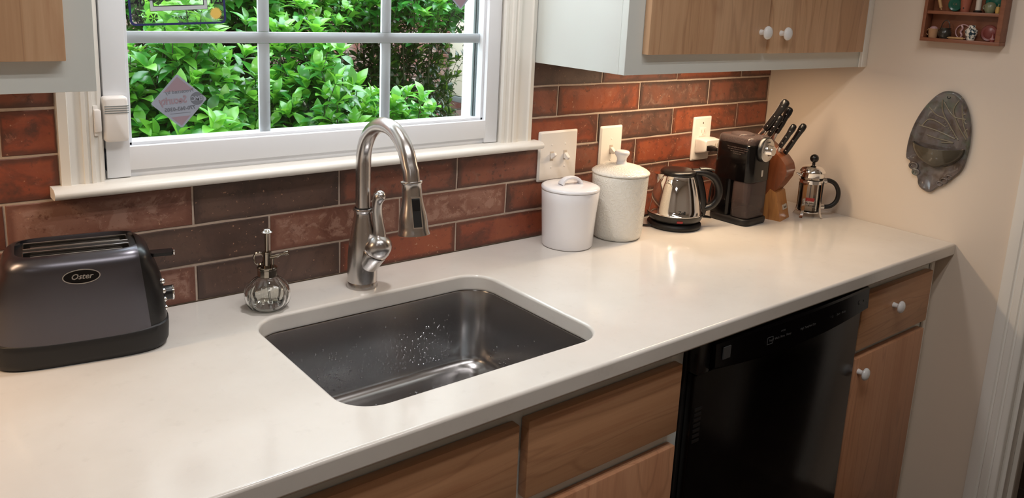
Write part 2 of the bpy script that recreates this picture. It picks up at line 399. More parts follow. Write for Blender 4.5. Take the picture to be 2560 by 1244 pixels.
structure(MB().box(-2.0, -1.9, -3.2, .16, -.914, 1.53).build('wall_left', 'wall', smooth=False))
structure(MB().box(-2.0, XR+2.4, -3.3, -3.2, -.914, 1.53).build('wall_front', 'wall', smooth=False))
structure(MB().box(-2.0, XR+2.4, -3.3, .16, 1.53, 1.6).build('ceiling', 'ceil', smooth=False))
structure(MB().box(XR+2.3, XR+2.4, -3.2, .1, -.914, 1.53).build('wall_hall', 'wall', smooth=False))
structure(MB().box(XR+.12, XR+2.4, .1, .16, -.914, 1.53).build('wall_hall', 'wall', smooth=False))
floor = structure(MB().box(-2.0, XR+2.4, -3.3, .16, -1.0, -.922).build('floor', 'slategrout', smooth=False))
me_t = None
for i in range(-6, 14):
    for j in range(10):
        if not (-.2 < i*.33+.1 < 4.4): continue
        if me_t is None:
            o = MB().box(.003, .327, .003, .327, 0, .008, .003, 1).build('tile', 'slate', floor, angle=50); me_t = o.data
        else: o = link('tile', me_t, floor)
        o.location = (i*.33+.1, -3.2+j*.33, -.922)
# soffit above the wall cabinets and the sink
structure(MB().box(-1.9, XR, -.36, -.006, 1.30, 1.53).build('trim_1', 'wall', smooth=False))
# grout bed of the splashback and its tiles
gb = MB(); gb.box(-1.4, XR, .0000, .0062, 0, .2424); gb.box(-1.4, .10, .0000, .0062, .2424, .50); gb.box(1.14, XR, .0000, .0062, .2424, .50)
gb.build('grout', 'grout', wall_back, smooth=False)
ZT, HT, PT = .0750, .0807, .3114
OFF = {1: .0019, 2: .1534, 3: .0, 4: .1537, 5: .0013, 6: .1583}
KIND = {(1, 0): 'P', (1, 1): 'D', (1, 2): 'R', (1, 3): 'R', (1, -1): 'R', (2, 0): 'D', (2, 1): 'P', (2, 2): 'P', (2, 3): 'B', (2, 4): 'B', (2, 5): 'R', (2, -1): 'P',
 (3, -1): 'R', (3, 0): 'P', (3, 1): 'D', (3, 2): 'B', (3, 3): 'B', (3, 4): 'B', (3, 5): 'R', (3, 6): 'M', (4, -1): 'R', (4, 3): 'R', (4, 4): 'M', (4, 5): 'O', (4, 6): 'R',
 (5, 3): 'B', (5, 4): 'O', (5, 5): 'M', (5, 6): 'B', (6, 3): 'D', (6, 4): 'B', (6, 5): 'O', (6, 6): 'B', (5, -1): 'R', (5, 0): 'R', (6, -1): 'B'}
def tile_mesh(w_, h_, seed):
    r = random.Random(seed); b = bmesh.new(); nx = max(2, int(w_/.05)); ring = []
    for i in range(nx): ring.append([i/nx*w_, 0])
    for i in range(2): ring.append([w_, i/2*h_])
    for i in range(nx): ring.append([w_-i/nx*w_, h_])
    for i in range(2): ring.append([0, h_-i/2*h_])
    for p in ring: p[0] += r.uniform(-.0006, .0006); p[1] += r.uniform(-.0007, .0007)
    c = (w_/2, h_/2)
    def rg(inset, y): return [b.verts.new((c[0]+(p[0]-c[0])*(1-2*inset/w_), y, c[1]+(p[1]-c[1])*(1-2*inset/h_))) for p in ring]
    r0, r1, r2 = rg(0, .0012), rg(0, -.0010), rg(.0012, -.0022)
    n = len(ring)
    for a_, b_ in ((r0, r1), (r1, r2)):
        for i in range(n): b.faces.new([a_[i], a_[(i+1) % n], b_[(i+1) % n], b_[i]])
    b.faces.new(r2)
    bmesh.ops.recalc_face_normals(b, faces=b.faces[:])
    me = bpy.data.meshes.new('tile'); b.to_mesh(me); b.free(); me.shade_smooth(); me.set_sharp_from_angle(angle=R(40)); return me
cache = {}
for row in range(1, 7):
    zb = 0.0015 if row == 1 else ZT+(row-2)*HT+.0025
    zt = ZT+(row-1)*HT-.0025
    if row == 6: zt = .47
    for n in range(-5, 8):
        xa = OFF[row]+n*PT+.0021; xb = OFF[row]+(n+1)*PT-.0021
        segs = [(xa, xb)]
        if row >= 4: segs = [(xa, min(xb, .0855)), (max(xa, 1.1525), xb)]
        for k, (p, q) in enumerate(segs):
            q = min(q, XR-.003); p = max(p, -1.4)
            if q-p < .008: continue
            kd = KIND.get((row, n)) or rnd.choice('RRBPM')
            key = (round(q-p, 3), round(zt-zb, 3), kd, n % 3)
            if key not in cache:
                cache[key] = tile_mesh(q-p, zt-zb, len(cache)); cache[key].materials.append(TL[kd])
            o = link('tile', cache[key], wall_back); o.location = (p, rnd.uniform(-.0003, .0004), zb)
# door casing on the right wall and its jamb
tr = MB(); prof = [(0, .004), (.002, .012), (.012, .016), (.030, .016), (.033, .012), (.037, .012), (.040, .017), (.055, .019), (.058, .015), (.062, .015), (.065, .021), (.078, .022), (.082, .018), (.082, 0), (0, 0)]
Y0c = -.786
tr.loft([[Vector((XR-h_, Y0c-d, z)) for d, h_ in prof] for z in (-.914, 1.19)])
tr.box(XR-.02, XR, -1.80, -.786, 1.12, 1.20)
tr.box(XR-.02, XR, -1.80, -1.72, -.914, 1.12)
structure(tr.build('trim_2', 'trimp', angle=50))
structure(MB().box(XR-.004, XR+.122, -.882, -.868, -.914, 1.14, .002).box(XR+.03, XR+.05, -.894, -.882, -.914, 1.13, .002).build('trim_3', 'trimp'))

# ------------------------------------------------------------------ window
win = bpy.data.objects.new('window_1', None); C.objects.link(win); win.location = (0, 0, Z0); structure(win)
win.empty_display_size = .1
def casing(x_out, x_in, z0, z1):
    w_ = x_in-x_out; d = 1 if w_ > 0 else -1; w_ = abs(w_)
    pr = [(0, 0), (0, .014), (.014, .018), (.016, .013), (.022, .012), (w_*.42, .010), (w_*.52, .012), (w_*.54, .016), (w_*.63, .0165), (w_*.65, .013), (w_*.70, .013), (w_*.72, .0165), (w_*.80, .016), (w_*.82, .012), (w_*.9, .0115), (w_*.93, .013), (w_, .012), (w_, 0)]
    return MB().loft([[Vector((x_out+d*a, -h_, z)) for a, h_ in pr] for z in (z0, z1)])
casing(.087, .1555, .262, 1.27).build('casing', 'trimp', win, angle=25)
casing(1.151, 1.0560, .262, 1.27).build('casing', 'trimp', win, angle=25)
# sill (stool) with a rounded nose and horned ends
sl = MB(); pr = [(.10, .262), (-.020, .2625), (-.036, .2615), (-.044, .2575), (-.0465, .2520), (-.044, .2465), (-.037, .2430), (-.020, .2420), (-.0005, .2420), (-.0005, .2450), (.10, .2450)]
sl.loft([[Vector((x, y if (WX0 < x < WX1) else min(y, -.0035), z)) for y, z in pr] for x in (.0700, .0715, WX0-.001, WX0+.0005, WX1-.0005, WX1+.001, 1.1685, 1.170)])
sl.build('sill', 'trimp', win, angle=50)
# jamb liner in the wall opening
jb = MB(); jb.box(WX0, WX0+.004, .004, .162, .262, 1.25); jb.box(WX1-.004, WX1, .004, .162, .262, 1.25)
jb.build('jamb', 'trimp', win)
# sash: stepped rails
GX0, GX1, GZ0 = .2045, 1.0150, .3200
sash = MB()
sash.box(.1640, GX0, .002, .060, .2640, 1.2, .0015)          # left stile
sash.box(GX1, 1.0530, .002, .060, .2640, 1.2, .0015)         # right stile
sash.box(.1640, 1.0530, .0021, .059, .2760, GZ0, .0015)      # bottom rail
sash.box(.1640, 1.0530, .010, .060, .2620, .2770, .0010)     # recessed lower lip
for (a0, a1) in ((GX0, GX0+.007), (GX1-.007, GX1)): sash.box(a0, a1, .014, .055, GZ0, 1.2, .001)   # glazing bead
sash.box(GX0, GX1, .014, .055, GZ0, GZ0+.006, .001)
sash.box(.1580, .1640, .020, .07, .262, 1.2); sash.box(1.0530, 1.0575, .020, .07, .262, 1.2)
sash_o = sash.build('sash', 'vinyl', win, angle=40)
mx = [(.4600, .4830), (.7400, .7635)]; mz = (.5050, .5270)
MB().box(GX0+.006, GX1-.006, .029, .037, mz[0], mz[1], .0012).build('muntin', 'vinyl', win)
MB().box(GX0+.006, GX1-.006, .029, .037, .7350, .7570, .0012).build('muntin', 'vinyl', win)
for a0, a1 in mx:
    for z0_, z1_ in ((GZ0+.004, mz[0]-.0006), (mz[1]+.0006, .7344)):
        MB().box(a0, a1, .0292, .0368, z0_, z1_, .0012).build('muntin', 'vinyl', win)
xs = [GX0+.007, mx[0][0], mx[0][1], mx[1][0], mx[1][1], GX1-.007]
def pane_mesh(x0, x1, z0, z1):
    b = MB(); vs_ = [b.bm.verts.new(p) for p in ((x0, 0, z0), (x1, 0, z0), (x1, 0, z1), (x0, 0, z1))]; b.bm.faces.new(vs_); return b
for k in range(3):
    c0 = xs[0] if k == 0 else (xs[2*k-1]+xs[2*k])/2; c1 = xs[5] if k == 2 else (xs[2*k+1]+xs[2*k+2])/2
    for z0_, z1_ in ((GZ0+.005, .516), (.516, .746), (.746, 1.2)):
        pane_mesh(c0, c1, z0_, z1_).build('pane', 'pane', win, loc=(0, .026, 0), smooth=False)
MB().box(GX0+.006, GX0+.010, .036, .050, GZ0, 1.2).box(GX1-.0100, GX1-.0075, .036, .048, GZ0, 1.2).box(GX1-.0135, GX1-.0120, .040, .046, GZ0, 1.2).build('spacer', 'greymetal', win)

# ------------------------------------------------------------------ worktop and sink
SX0, SX1, SY0, SY1 = .3593, .8967, -.5626, -.1531
ct = thing('worktop', 'continuous off-white quartz worktop with the sink cut-out running to the right wall', 'worktop')
b = MB(); b.plate([(-1.4, -.655), (XR-.001, -.655), (XR-.001, -.001), (-1.4, -.001)], [rrect(SX0, SX1, SY0, SY1, .062, 10)[::-1]], -.0364, 0, bev=.0065)
so_ = b.build('slab', 'quartz', ct, angle=80); wm_ = so_.modifiers.new('normals', 'WEIGHTED_NORMAL'); wm_.weight = 100; wm_.keep_sharp = True
sk = thing('sink', 'undermount stainless steel sink bowl with water drops', 'sink', (.628, -.358, -.232))
def sz(z): return z+.232
b = MB(); rings = []
def rr3(ins, z, r): return [Vector((p[0]-.628, p[1]+.358, sz(z))) for p in rrect(SX0-.004+ins, SX1+.004-ins, SY0-.004+ins, SY1+.004-ins, r, 10)]
rings = [rr3(-.02, -.0372, .08), rr3(0, -.0372, .062), rr3(.001, -.040, .062), rr3(.006, -.19, .060)]
for k in range(1, 8):
    a = R(90*k/7); rings.append(rr3(.006+.028*(1-math.cos(a)), -.19-.028*math.sin(a), .060-.022*k/7))
rings += [rr3(.10, -.2205, .03), rr3(.17, -.2215, .02)]
b.loft(rings, cap0=False)
outer = [rr3(-.02, -.0375, .08), rr3(-.004, -.0395, .066), rr3(.003, -.20, .06), rr3(.02, -.224, .05)]
b.loft(outer, cap0=False)
bo = b.build('bowl', 'sinksteel', sk, angle=60)
b = MB(); b.lathe([(.055, sz(-.2212)), (.055, sz(-.2195)), (.045, sz(-.2195)), (.040, sz(-.226)), (.001, sz(-.226))], c=(0, .03, 0)); b.build('drain', 'chrome', sk)
dr = MB(); r = random.Random(3)
def drop(p, nrm, rad):
    q = Vector((0, 0, 1)).rotation_difference(nrm).to_matrix().to_4x4(); q.translation = p
    ring = lambda s_, h_: [q @ Vector((rad*s_*math.cos(2*PI*k/8), rad*s_*math.sin(2*PI*k/8), h_*rad)) for k in range(8)]
    dr.loft([ring(1, 0), ring(.85, .32), ring(.45, .5)], cap0=False)
for i in range(900):   # back wall, floor, right wall
    k = r.random(); rad = r.choice((.0010, .0013, .0017, .0023))
    if k < .52:
        x = r.uniform(SX0+.06, SX1-.07); z = -.19+abs(r.gauss(0, .05)); z = min(z, -.05); ins = .001+.005*(-.04-z)/.15
        drop(Vector((x-.628, SY1+.004-ins+.358-.0002, sz(z))), Vector((0, -1, 0)), rad)
    elif k < .86:
        x = r.uniform(SX0+.08, SX1-.07); y = r.uniform(-.36, SY1-.05); drop(Vector((x-.628, y+.358, sz(-.2189)-0.0008*0)), Vector((0, 0, 1)), rad*1.25)
    else:
        y = r.uniform(SY0+.07, SY1-.06); z = min(-.19+abs(r.gauss(0, .035)), -.06); ins = .001+.005*(-.04-z)/.15
        drop(Vector((SX1+.004-ins-.628-.0002, y+.358, sz(z))), Vector((-1, 0, 0)), rad)
do = dr.build('water_drop', 'drop', sk, fix=True); do['kind'] = 'stuff'

# ------------------------------------------------------------------ base cabinets, dishwasher
FY = -.607       # face-frame front
def knob(parent, x, y, z, name='knob'):
    mt_ = Matrix.Translation((x, y, z)) @ Matrix.Rotation(R(90), 4, 'X')
    return MB().lathe([(.0075, 0), (.0065, .006), (.0062, .012), (.0085, .015), (.0165, .0185), (.0170, .021), (.0145, .0255), (.008, .0285), (.001, .0293)], mat=mt_, n=28).build(name, 'knobw', parent, angle=60)
def front(name, mat, parent, x0, x1, z0, z1, y=FY-.001, th=.021):
    return MB().box(x0, x1, y-th, y, z0, z1, .0025).build(name, mat, parent)
def cabinet_frame(parent, x0, x1, rails, stiles, zt=-.0375, zb=-.82):
    b = MB()
    for a, c in stiles: b.box(a, c, FY, FY+.019, zb, zt, .0008)
    for a, c in rails:
        for (s0, s1) in zip([s_[1] for s_ in stiles], [s_[0] for s_ in stiles][1:]): b.box(s0, s1, FY+.0003, FY+.019, a, c)
    return b.build('face_frame', 'cab', parent)
bc = thing('base_cabinet', 'base cabinet under the sink with maple drawer fronts and white face frame', 'cabinet', (0, 0, -.914))
bc.location.z = 0
sub = lambda z: z+.914
class OffMB(MB):
    pass
def shift(o, dz=.914):
    o.location.z += dz; return o
shift(cabinet_frame(bc, -1.0, 1.082, [(-.086, -.0375), (-.268, -.214), (-.82, -.79)], [(-1.0, -.96), (-.235, -.195), (.625, .66), (1.045, 1.082)]))
shift(MB().box(-1.0, -.985, FY+.02, -.02, -.82, -.0375).box(1.066, 1.081, FY+.02, -.02, -.82, -.0375).box(-.985, 1.066, FY+.02, -.02, -.82, -.80).box(-1.0, 1.081, FY+.07, FY+.085, -.913, -.82).build('carcass', 'cab', bc))
for (a, c) in ((-.215, .636), (.6560, 1.0550)):
    shift(front('drawer_front', 'maple_h', bc, a, c, -.2250, -.0775))
    shift(front('door', 'maple_r', bc, a, c, -.80, -.2560))
shift(front('drawer_front', 'maple_h', bc, -.98, -.235, -.2250, -.0775)); shift(front('door', 'maple_r', bc, -.98, -.235, -.80, -.2560))

rc = thing('base_cabinet', 'narrow maple base cabinet with one drawer and one door, right of the dishwasher', 'cabinet', (0, 0, -.914)); rc.location.z = 0
shift(cabinet_frame(rc, 1.748, 2.165, [(-.086, -.0375), (-.262, -.216), (-.82, -.79)], [(1.748, 1.775), (2.120, 2.165)]))
shift(MB().box(1.748, 1.763, FY+.02, -.02, -.82, -.0375).box(2.150, 2.165, FY+.02, -.02, -.82, -.0375).box(1.763, 2.15, FY+.02, -.02, -.82, -.80).box(1.748, 2.165, FY+.07, FY+.085, -.913, -.82).build('carcass', 'cab', rc))
shift(MB().box(2.165, XR-.001, FY+.002, FY+.02, -.913, -.0375, .001).box(2.155, 2.175, FY-.008, FY-.0005, -.82, -.0375, .003).build('filler_strip', 'trimp', rc))
d1 = shift(front('drawer', 'maple_h', rc, 1.757, 2.136, -.2270, -.0770)); knob(d1, 1.9225, FY-.022, -.1350)
d2 = shift(front('door', 'maple_r', rc, 1.757, 2.134, -.80, -.2500)); knob(d2, 1.7800, FY-.022, -.2880)

dw = thing('dishwasher', 'glossy black built-in dishwasher below the worktop', 'dishwasher', (1.41, -.60, -.914)); dw.location.z = 0
dl = lambda x, y, z: (x-1.41, y+.60, z+.914)
def dbox(b, x0, x1, y0, y1, z0, z1, bev=0): b.box(x0-1.41, x1-1.41, y0+.60, y1+.60, z0+.914, z1+.914, bev); return b
dbox(MB(), 1.086, 1.744, -.612, -.05, -.80, -.040, .002).build('tub', 'blackm', dw)
dbox(MB(), 1.10, 1.73, -.56, -.10, -.913, -.80).build('kick_plate', 'blackm', dw)
dbox(MB(), 1.090, 1.738, -.636, -.613, -.79, -.1105, .004).build('door', 'dwblack', dw)
cp = MB(); n = 16; rings = []
for i in range(n+1):
    t_ = i/n; x = 1.128+t_*(1.736-1.128); bow = .010*(1-(2*t_-1)**2)
    zb = -.104-.014*math.sin(PI*t_)
    yf = -.650-bow
    pr = [(-.613, -.042), (yf+.004, -.042), (yf, -.046), (yf-.002, zb+.008), (yf+.006, zb), (-.613, zb)]
    rings.append([Vector(dl(x, y, z)) for y, z in pr])
cp.loft(rings); cpo = cp.build('control_panel', 'dwblack', dw, angle=40)
dbox(MB(), 1.090, 1.127, -.640, -.613, -.109, -.042, .003).build('end_cap', 'black', dw)
vt = MB()
for k in range(7): dbox(vt, 1.096, 1.118, -.638, -.6355, -.190-.012*k, -.184-.012*k)
vt.build('vent', 'blackm', dw)
def cpy(x): t_ = (x-1.128)/.608; return -.652-.010*(1-(2*t_-1)**2)
lg = MB(); dbox(lg, 1.148, 1.172, cpy(1.16)-.0014, cpy(1.16)+.001, -.082, -.056); lg.build('badge', 'panelink', dw)
for xx, s_, sz_ in ((1.305, 'Rapid', .006), (1.325, 'Wash', .006), (1.345, 'Rinse', .006), (1.368, 'Heavy', .006), (1.345, 'CYCLES', .004), (1.43, 'High Temp', .006), (1.46, 'Heat Dry', .006), (1.545, '1  2', .006), (1.575, 'Start', .006), (1.60, 'Delay', .006), (1.69, 'C', .012), (1.715, '0', .006)):
    text(s_, sz_*1.25, 'panelink', dw, XYW(dl(xx, cpy(xx)-.0026, -.074 if s_ != 'CYCLES' else -.061)), name='button_print')
bb = MB()
for xx in (1.300,): 
    for (a, c, e, g_) in ((-.010, .010, -.0002, .0006), (-.010, .010, .0156, .0164), (-.0104, -.0096, 0, .016), (.0096, .0104, 0, .016)): dbox(bb, xx+a, xx+c, cpy(xx)-.0034, cpy(xx)-.002, -.082+e, -.082+g_)
bb.build('button_outline', 'panelink', dw)

# ------------------------------------------------------------------ wall cabinets
def wall_cab(label, x0, x1, zb, zt, doors, side_left=True):
    t_ = thing('wall_cabinet', label, 'cabinet', (0, 0, 0))
    MB().box(x0, x1, -.2985, -.007, zb, zt, .001).build('carcass', 'cab', t_)
    fr_ = MB().box(x0, x1, -.3177, -.2985, zb, zt, .0012); fr_.build('face_frame', 'cab', t_)
    for (a, c, z0, kx, kz) in doors:
        d = MB().box(a, c, -.3375, -.3185, z0, zt-.03, .0015).build('door', 'maple_v', t_)
        if kx: knob(d, kx, -.3375, kz)
    return t_
c1 = wall_cab('white-framed wall cabinet with two maple doors right of the window', 1.1525, 2.172, .4600, 1.30, [(1.204, 1.6480, .5065, 1.618, .5595), (1.6610, 2.131, .5060, 1.7060, .5575)])
MB().box(2.160, XR-.001, -.3250, -.300, .4595, 1.30, .003).box(2.150, 2.162, -.3215, -.3177, .4595, 1.30, .0015).build('scribe_moulding', 'trimp', c1)
wall_cab('white-framed wall cabinet with maple door left of the window', -1.0, .0866, .4650, 1.30, [(-.42, .0470, .5095, None, 0), (-.96, -.45, .5095, None, 0)])

# ------------------------------------------------------------------ wall plates
def plate(label, x0, x1, z0, z1, kind, group=None, cat='switch'):
    nm = 'light_switch' if kind != 'outlet' else 'power_outlet'
    cx, cz = (x0+x1)/2, (z0+z1)/2
    t_ = thing(nm, label, cat, (cx, -.0025, cz), group=group)
    w_, h_ = x1-x0, z1-z0
    b = MB(); outer = lambda i, y: [Vector((p[0], y, p[1])) for p in rrect(-w_/2+i, w_/2-i, -h_/2+i, h_/2-i, .004, 3)]
    b.loft([outer(0, -.0002), outer(0, -.0025), outer(.005, -.0062)]); b.build('cover_plate', 'plate', t_, angle=20)
    cs = [0] if kind == 'single' else ([-.0235, .0235] if kind == 'double' else [])
    for i, x in enumerate(cs):
        MB().box(x-.0062, x+.0062, -.0070, -.0055, -.0125, .0125, .0006).build('toggle_slot', 'slot', t_)
        upw = (kind == 'single') or i == 1
        a = R(28 if upw else -28)
        m_ = Matrix.Translation((x, -.0065, 0)) @ Matrix.Rotation(a, 4, 'X')
        b = MB(); b.loft([[m_ @ Vector((sx*w2, -d, sz_*h2)) for sx, sz_ in ((-1, -1), (1, -1), (1, 1), (-1, 1))] for d, w2, h2 in ((0, .0048, .0075), (.010, .0044, .0052), (.0165, .0038, .0040), (.0175, .0028, .0028))])
        b.build('toggle', 'plastic_w', t_)
        for s_ in (-1, 1): MB().sphere((x, -.0062, s_*.030), .0028, (1, .35, 1), 10, 6).build('screw', 'plate', t_)
    if kind == 'outlet':
        for s_ in (1, -1):
            b = MB().box(-.0165, .0165, -.0078, -.0055, s_*.0205-.0135, s_*.0205+.0135, .0012); f_ = b.build('socket_face', 'plate', t_)
            MB().box(-.0075, -.0055, -.0082, -.0070, s_*.0205-.002, s_*.0205+.007).box(.0055, .0072, -.0082, -.0070, s_*.0205-.001, s_*.0205+.007).lathe([(.0024, 0), (.0024, .0005), (.001, .0006)], mat=Matrix.Translation((0, -.0078, s_*.0205-.0075)) @ Matrix.Rotation(R(90), 4, 'X'), n=10).build('contact_slot', 'slot', f_)
        MB().sphere((0, -.0062, .048), .003, (1, .35, 1), 10, 6).build('screw', 'rivet', t_)
    return t_
plate('double white switch plate with two toggles beside the sill end', 1.1855, 1.3205, .1475, .2802, 'double')
plate('single white switch plate behind the embossed canister knob', 1.4062, 1.4932, .1475, .2802, 'single')
plate('white power outlet plate above the kettle handle, tap adapter plugged in', 1.8055, 1.8910, .1480, .2830, 'outlet', cat='outlet')
# adapter plugged in the lower socket, black plug and cord to the grinder
ad = thing('plug_adapter', 'white plug-in adapter block on the lower half of the outlet', 'adapter', (1.851, -.011, .200))
b = MB(); b.loft([[Vector((p[0], y, p[1])) for p in rrect(-.034+i, .040-i, -.028+i+l_, .019-i, .006, 4)] for y, i, l_ in ((0, 0, 0), (-.016, 0, .003), (-.034, .002, .006), (-.037, .004, .008))]); b.build('housing', 'plastic_w', ad, angle=40)
MB().box(.012, .016, -.0385, -.0365, -.004, .005).box(.022, .026, -.0385, -.0365, -.004, .005).build('contact_slot', 'slot', ad)
cd = thing('power_plug', 'black power plug and cord running from the adapter behind the grinder', 'plug', (1.836, -.049, .193))
b = MB(); b.loft([[Vector((p[0], y, p[1])) for p in rrect(-.012+i, .012-i, -.008+i, .008-i, .003, 3)] for y, i in ((0, 0), (-.012, 0), (-.022, .003), (-.030, .004))]); b.build('plug_body', 'black', cd)
def smooth_path(pts, n=8):
    pts = [Vector(p) for p in pts]; out = []
    P_ = [pts[0]]+pts+[pts[-1]]
    for i in range(1, len(P_)-2):
        p0, p1, p2, p3 = P_[i-1:i+3]
        for k in range(n):
            t_ = k/n; out.append(.5*((2*p1)+(-p0+p2)*t_+(2*p0-5*p1+4*p2-p3)*t_*t_+(-p0+3*p1-3*p2+p3)*t_**3))
    out.append(pts[-1]); return out
MB().tube(smooth_path([(0, -.026, 0), (.004, -.036, -.002), (.014, -.034, -.014), (.020, -.026, -.040), (.018, -.018, -.08), (.012, -.012, -.13), (.016, -.008, -.182), (.05, -.006, -.188), (.09, -.004, -.188)]), .0037, 10).build('cord', 'blackm', cd)

# window alarm sensor
al = thing('window_sensor', 'white plastic alarm sensor fixed on the lower left of the window sash', 'sensor', (.1795, .0015, .334))
b = MB(); b.loft([[Vector((p[0], y, p[1])) for p in rrect(-.0205+i, .0205-i, i, .081-i, .006, 4)] for y, i in ((0, 0), (-.016, 0), (-.0205, .0015), (-.022, .004))]); b.build('housing', 'plastic_w', al, angle=50)
b = MB()
for k in range(4): b.box(-.0195, .0205, -.0228, -.0212, .052+k*.004, .0532+k*.004)
b.build('ridge', 'greymetal', al)
mg = thing('sensor_magnet', 'narrow white magnet half of the alarm sensor on the window casing', 'sensor', (.1480, -.0125, .350))
MB().box(-.0055, .0065, -.010, 0, .004, .044, .003).build('housing', 'plastic_w', mg); MB().box(-.0055, .002, -.004, 0, -.003, .0505, .0008).build('bracket', 'plate', mg)

# ------------------------------------------------------------------ stickers on the glass
GY = .0255
th = thing('window_thermometer', 'clear square thermometer sticker with navy border on the upper left pane', 'thermometer', (.3075, GY, .5365)); th.rotation_euler = (0, R(-2.4), 0)
def on(x, z, y=-.0002): return (x-.3075, y, z-.539)
b = MB(); outl = rrect(.2205, .3955, .5420, .7100, .010, 5); inl = rrect(.2245, .3915, .5460, .7060, .007, 5)
m_ = Matrix(((1, 0, 0, -.3075), (0, 0, -1, -.0004), (0, 1, 0, -.539), (0, 0, 0, 1)))
b.plate(outl, [inl[::-1]], 0, .0003, mat=m_); b.build('border', 'navy', th, smooth=False)
b = MB(); b.plate(inl, [], 0, .0001, mat=m_); b.build('clear_film', 'film', th, smooth=False)
U = lambda u: .2205+(u-318)/(568-318)*.175           # photo column to x on the pane
V = lambda v_: .5420+(60-v_)*.00079
b = MB(); b.plate([(U(371), V(27)), (U(519), V(24)), (U(519), .706), (U(371), .706)], [[(U(379), V(17)), (U(379), .706-.01), (U(509), .706-.01), (U(509), V(15))]], .0001, .0004, mat=m_); b.build('scale_band', 'silverband', th, smooth=False)
b = MB()
def ln(x0, z0, x1, z1, wd, mb):
    d = Vector((x1-x0, 0, z1-z0)); n_ = Vector((-d.z, 0, d.x)).normalized()*wd/2; o_ = [Vector(on(x0, z0, -.0007))+n_, Vector(on(x1, z1, -.0007))+n_, Vector(on(x1, z1, -.0007))-n_, Vector(on(x0, z0, -.0007))-n_]
    mb.loft([o_, [q+Vector((0, -.0002, 0)) for q in o_]])
ln(U(379), V(16), U(509), V(14.5), .0014, b); ln(U(379), V(16), U(378), V(-20), .0014, b); ln(U(509), V(15), U(508), V(-20), .0014, b)
ln(U(370), V(27.5), U(519), V(24.5), .0006, b); ln(U(519), V(25), U(518), V(-20), .0006, b); ln(U(370), V(27), U(368), V(-20), .0006, b)
ln(U(361), V(5), U(381), V(1), .0012, b); ln(U(504), V(2), U(524), V(3), .0012, b)
b.build('scale_line', 'ink', th, smooth=False)
T_ = lambda s_, u, v_, sz_, mt_='ink', **k: text(s_, sz_, mt_, th, XYW(on(U(u), V(v_), -.0006)), depth=.00015, **k)
T_('-40', 341, 7, .0215, bold=.0004, sx=.9); T_('120', 544, 3, .0215, bold=.0004, sx=.85); T_('40', 392, 0, .0085); T_('50', 498, 1, .0085); T_('°C', 444, 10, .005); T_('°F', 445, 22, .006); T_('TAYLOR', 446, 43.5, .0078, sx=1.1)
def flake(u, v_, r0):
    mb = MB(); cx, cz = U(u), V(v_)
    for k in range(6):
        a = k*PI/3+PI/6; dx, dz = math.cos(a), math.sin(a)
        ln(cx, cz, cx+dx*r0, cz+dz*r0, .0008, mb)
        for t_, l_ in ((.45, .28), (.68, .34), (.88, .30)):
            for s_ in (-1, 1): ln(cx+dx*r0*t_, cz+dz*r0*t_, cx+math.cos(a+s_*.35)*r0*(t_+l_*.6), cz+math.sin(a+s_*.35)*r0*(t_+l_*.6), .0011, mb)
    mb.build('snowflake', 'ink', th, smooth=False)
flake(345, 39, .0105); flake(377, 43, .0078)
sn = []
for k in range(48):
    a = 2*PI*k/48; q = .0125 if k % 2 == 0 else .0090; sn.append((U(540)+q*math.cos(a), V(35)+q*math.sin(a)))
b = MB(); b.plate(sn, [], .0004, .0007, mat=m_); b.build('sun_emblem', 'sun', th, smooth=False)

def diamond(label, cx, cz, s1, rot, full=True):
    t_ = thing('window_sticker', label, 'sticker', (cx, GY, cz))
    t_.rotation_euler = (0, rot, 0)
    h_ = s1
    def dia(k, r_=.004):
        q = rrect(-h_*k, h_*k, -h_*k, h_*k, r_, 4); c45 = math.cos(PI/4); return [((x-y)*c45, (x+y)*c45) for x, y in q]
    m2 = Matrix(((1, 0, 0, 0), (0, 0, -1, -.0004), (0, 1, 0, 0), (0, 0, 0, 1)))
    MB().plate(dia(1), [], 0, .0003, mat=m2).build('backing', 'stick', t_, smooth=False)
    d_ = h_*math.sqrt(2)*.90
    for s_ in (1, -1):
        a_ = d_*(.42 if s_ > 0 else .62); MB().plate([(0, s_*d_), (-(d_-a_), s_*a_), (d_-a_, s_*a_)][::s_], [], .0003, .0005, mat=m2).build('corner_panel', 'pinkink', t_, smooth=False)
    if full:
        fl = lambda x, z: frame((x, -.0009, z), (-1, 0, 0), (0, 0, 1))     # read from outside, so mirrored indoors
        text('Protected by', .0100, 'greyink', t_, fl(.002, .0185), depth=.0001)
        text('Security', .0195, 'pinkink', t_, fl(-.0115, .0025), depth=.0001, sx=.80, bold=.0006)
        MB().lathe([(.0125, 0), (.0125, .0003)], mat=Matrix.Translation((.033, -.0005, .002)) @ Matrix.Rotation(R(90), 4, 'X'), n=28).build('logo_disc', 'greyink', t_, smooth=False)
        text('EMC', .0125, 'stick', t_, fl(.033, .0018), depth=.0002, sx=.9, bold=.0003)
        text('770-963-0305', .0102, 'greyink', t_, fl(0, -.0145), depth=.0001, bold=.0003)
        MB().box(-.019, .019, -.0009, -.0006, -.0232, -.0224).build('web_line', 'greyink', t_, smooth=False)
    return t_
diamond('faded diamond security sticker with mirrored lettering on the lower left pane', .3015, .3960, .0370, R(-3.5))
diamond('faded diamond sticker at the top of the right-hand pane', .9440, .6345, .0370, R(-3), full=False)

